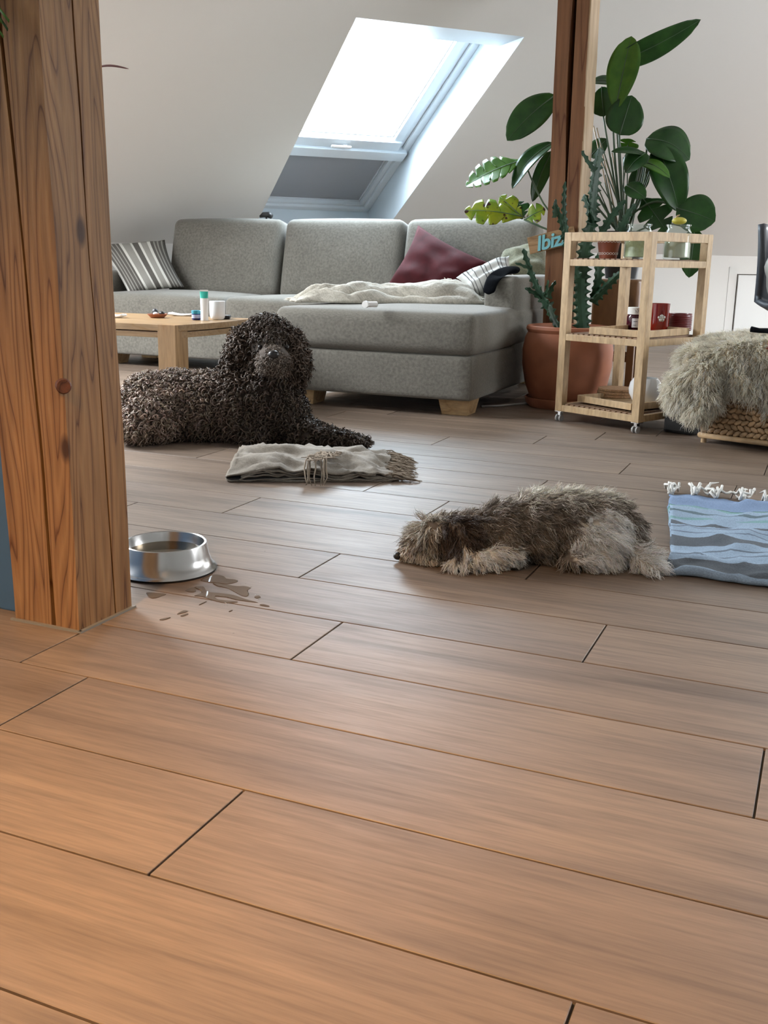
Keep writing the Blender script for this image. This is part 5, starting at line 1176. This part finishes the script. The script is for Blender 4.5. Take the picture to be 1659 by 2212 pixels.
P, Nn = sample_surface(sh_me, 32000, rng); cc = P - np.array([0, 0, CAMH]); px = cc @ RT / (cc @ FW) * FPX + IW / 2
keep = (px < 1760) & (Nn[:, 2] > -0.75); P, Nn = P[keep], Nn[keep]; n = len(P)
D, L, inv = clumps(P, Nn, np.tile(np.array([0.05, -0.15, -1.0]), (n, 1)), 0.014, 0.030, 0.052, 0.95, 0.45, rng, 0.45); cv = rng.uniform(0.86, 1.1, inv.max() + 1)[inv]
col = np.array([1.0, 0.95, 0.85]) * (cv * rng.uniform(0.85, 1.12, n))[:, None]
fm = strand_mesh('wool', P - Nn * 0.002, D, L, rng.uniform(0.0012, 0.0022, n), 5, 3, 0.08, 1.3, 0.14, np.clip(col, 0, 1), rng, 0.12)
tag(link('wool', fm, tinted('cream_wool', 0.7, spec=0.2, trans=0.6), shp), kind='stuff')
bn = empty('black_bin', (-0.505, 4.40, 0)); tag(bn, 'black box behind the corner of the woven basket', 'box')
m = MB(); m.box((0, 0, 0.065), (0.13, 0.20, 0.13), Matrix.Rotation(RB, 3, 'Z')); m.build('box_body', MT['black'], bn, bevel=0.012)
m = MB(); m.tube([Vector(at(1466, 790, 4.62)) - Vector(bn.location), Vector(at(1462, 772, 4.62)) - Vector(bn.location), Vector(at(1470, 770, 4.62)) - Vector(bn.location), Vector(at(1475, 790, 4.62)) - Vector(bn.location)], 0.004, 6); m.build('handle', MT['black'], bn)
m = MB(); m.tube([atd(1622, 711, 3.84), atd(1640, 714, 3.84), atd(1680, 715, 3.86)], [0.011, 0.009, 0.011], 8); o = m.build('black_strap', MT['blackcloth'], sm=True); tag(o, 'black strap lying on top of the sheepskin', 'strap')
m = MB(); m.ball(atd(1664, 752, 3.80), (0.030, 0.02, 0.018), 14, R1); o = m.build('red_toy', MT['redp'], sm=True); tag(o, 'shiny red toy at the right edge on the sheepskin', 'toy')

# ------------------------------------------------------------------ chair at the right edge
ch = empty('shell_chair', (-0.10, 5.75, 0)); tag(ch, 'dark grey shell chair standing at the right edge by the wall', 'chair')
def shell(u, v):
    a = (v - 0.5) * 2; s = u
    w = 0.22 + 0.055 * math.sin(min(1, s * 1.2) * math.pi * 0.5)
    if s < 0.5: t = s / 0.5; y = -0.20 + 0.38 * t; z = 0.44 - 0.035 * math.sin(t * math.pi)
    else: t = (s - 0.5) / 0.5; y = 0.18 + 0.10 * t - 0.03 * math.sin(t * math.pi); z = 0.44 + 0.43 * t
    return (a * w, y - 0.18 * a * a * (0.4 + 0.9 * max(0, s - .35)), z + 0.11 * a * a * (1 - s * 0.9))
m = MB(); m.grid(shell, 26, 18); o = m.build('shell_seat', MT['chair'], ch, sm=True); md = o.modifiers.new('s', 'SOLIDIFY'); md.thickness = 0.03; md.offset = 0
for x in (-1, 1):
    for y in (-1, 1):
        m = MB(); m.tube([(x * 0.13, y * 0.12, 0.42), (x * 0.23, y * 0.23, 0.0)], [0.013, 0.010], 10); m.build('leg', MT['black'], ch, sm=True)
ch.rotation_euler = (0, 0, math.radians(25))
bg = MB()
def bagf(u, v):
    a = 2 * math.pi * v; s = u; r = 0.125 * (math.sin(math.pi * (0.08 + 0.86 * s)) ** 0.5); k = 1 + 0.14 * noise.noise(Vector((math.cos(a) * 2, math.sin(a) * 2, s * 5)))
    return (r * k * math.cos(a) * 1.2, r * k * math.sin(a) * 0.7, 0.44 * s)
bg.grid(bagf, 18, 28); o = bg.build('silver_bag', MT['foil'], sm=True, weld=True); o.location = (-0.19, 5.64, 0.45); tag(o, 'crumpled silver bag on the grey shell chair', 'bag')

# ------------------------------------------------------------------ plants at the left edge
dr = empty('red_dracaena', (-2.95, 3.0, 0)); bpy.data.objects.remove(dr)
pc = fl(120, 1040); dp = empty('plant_pot', (pc.x, pc.y, 0)); tag(dp, 'terracotta pot hidden behind the pine post', 'flower pot')
lathe_obj('pot_body', [(0, 0), (0.055, 0), (0.075, 0.12), (0.08, 0.14), (0.072, 0.14), (0.068, 0.12), (0, 0.12)], MT['terra'], dp)
dc = empty('red_leaved_dracaena', (pc.x, pc.y, 0.12)); tag(dc, 'plant with thin dark red leaf sticking out from behind the pine post', 'houseplant')
RL = plain('red_leaf', (0.10, 0.012, 0.012), 0.5)
tip = at(275, 148, pc.y); base = at(150, 190, pc.y)
m = MB(); m.tube([(0, 0, 0), (0.0, 0.0, 0.5), Vector(base) - Vector(dc.location)], [0.008, 0.007, 0.005], 8); m.build('stem', MT['cane'], dc, sm=True)
m = MB()
def bl_(u, v):
    p = Vector(base).lerp(tip, u) - Vector(dc.location); p.z += 0.028 * math.sin(math.pi * u); w = 0.006 * math.sin(math.pi * min(1, 0.08 + u * 0.9)) ** .6
    return p + Vector((0, 0.012 * (v - .5), w * (v - .5) * 1.3))
m.grid(bl_, 16, 2); o = m.build('leaf', RL, dc, sm=True); md = o.modifiers.new('s', 'SOLIDIFY'); md.thickness = 0.001
for k in range(5):
    a_ = 1.6 + k * 0.55; m = MB(); b0 = Vector(base) - Vector(dc.location)
    m.grid(lambda u, v: b0 + Vector((-abs(math.cos(a_)) * 0.13 * u, 0.13 * u * math.sin(a_), 0.12 * u - 0.10 * u * u)) + Vector((0, 0, 0.006 * (v - .5) * math.sin(math.pi * min(1, .1 + u * .9)))), 10, 2)
    o = m.build('leaf', RL, dc, sm=True); md = o.modifiers.new('s', 'SOLIDIFY'); md.thickness = 0.001
gp = empty('grass_pot', (-1.62, 1.50, 0.801)); tag(gp, 'white pot on the blue partition at the left edge', 'flower pot')
lathe_obj('pot_body', [(0, 0), (0.04, 0), (0.046, 0.10), (0.042, 0.10), (0.04, 0.09), (0, 0.09)], MT['white'], gp)
gr = empty('spider_plant', (-1.62, 1.50, 0.89)); tag(gr, 'grassy green leaves hanging in at the top left corner', 'houseplant')
rr = random.Random(31)
for k in range(12):
    t0 = at(rr.uniform(-30, 19), rr.uniform(40, 100), 1.37) if k < 8 else Vector((-1.62 + 0.2 * rr.uniform(-1, .4), 1.5 + 0.2 * rr.uniform(-1, 1), 1.0 + 0.1 * rr.random()))
    e_ = t0 - Vector(gr.location); hgt_ = 0.16 + 0.06 * rr.random(); m = MB()
    m.grid(lambda u, v: Vector((e_.x * u, e_.y * u, e_.z * u + hgt_ * math.sin(math.pi * u) * 0.9)) + Vector((0.006 * (v - .5) * (1 - u * .8), 0, 0.004 * (v - .5))), 14, 2)
    o = m.build('leaf', LL if k % 2 else LF, gr, sm=True); md = o.modifiers.new('s', 'SOLIDIFY'); md.thickness = 0.001

# cables behind the sofa leg
m = MB(); m.tube([fl(1040, 880), fl(1080, 879), fl(1145, 873), fl(1180, 868)], 0.005, 8); o = m.build('floor_cable', MT['cable'], sm=True); o.location.z = 0.006; tag(o, 'pale grey cable on the floor between sofa and terracotta pot', 'cable')

# ------------------------------------------------------------------ ceiling lamp of the kitchen behind the camera
lp = empty('pendant_lamp', (-0.95, 0.10, 1.80)); tag(lp, 'warm white pendant lamp above the near floor', 'lamp')
lathe_obj('lamp_shade', [(0.04, 0.16), (0.10, 0.13), (0.19, 0.0), (0.185, 0.0), (0.096, 0.126), (0.04, 0.155)], MT['whitep'], lp, 40)
m = MB(); m.tube([(0, 0, 0.155), (0, 0, zc - 1.80)], 0.004, 6); m.build('lamp_cord', MT['black'], lp)
bulb, nt, b, out = mat('warm_bulb'); b.inputs['Emission Color'].default_value = (1, 0.62, 0.30, 1); b.inputs['Emission Strength'].default_value = 10.0
m = MB(); m.ball((0, 0, 0.06), 0.035, 16); m.build('bulb', bulb, lp, sm=True)
pl_ = bpy.data.lights.new('kitchen_lamp_light', 'SPOT'); pl_.energy = 270; pl_.color = (1.0, 0.545, 0.185); pl_.shadow_soft_size = 0.12; pl_.spot_size = math.radians(116); pl_.spot_blend = 0.9
po = bpy.data.objects.new('kitchen_lamp_light', pl_); COL.objects.link(po); po.location = (-0.95, 0.10, 1.76)
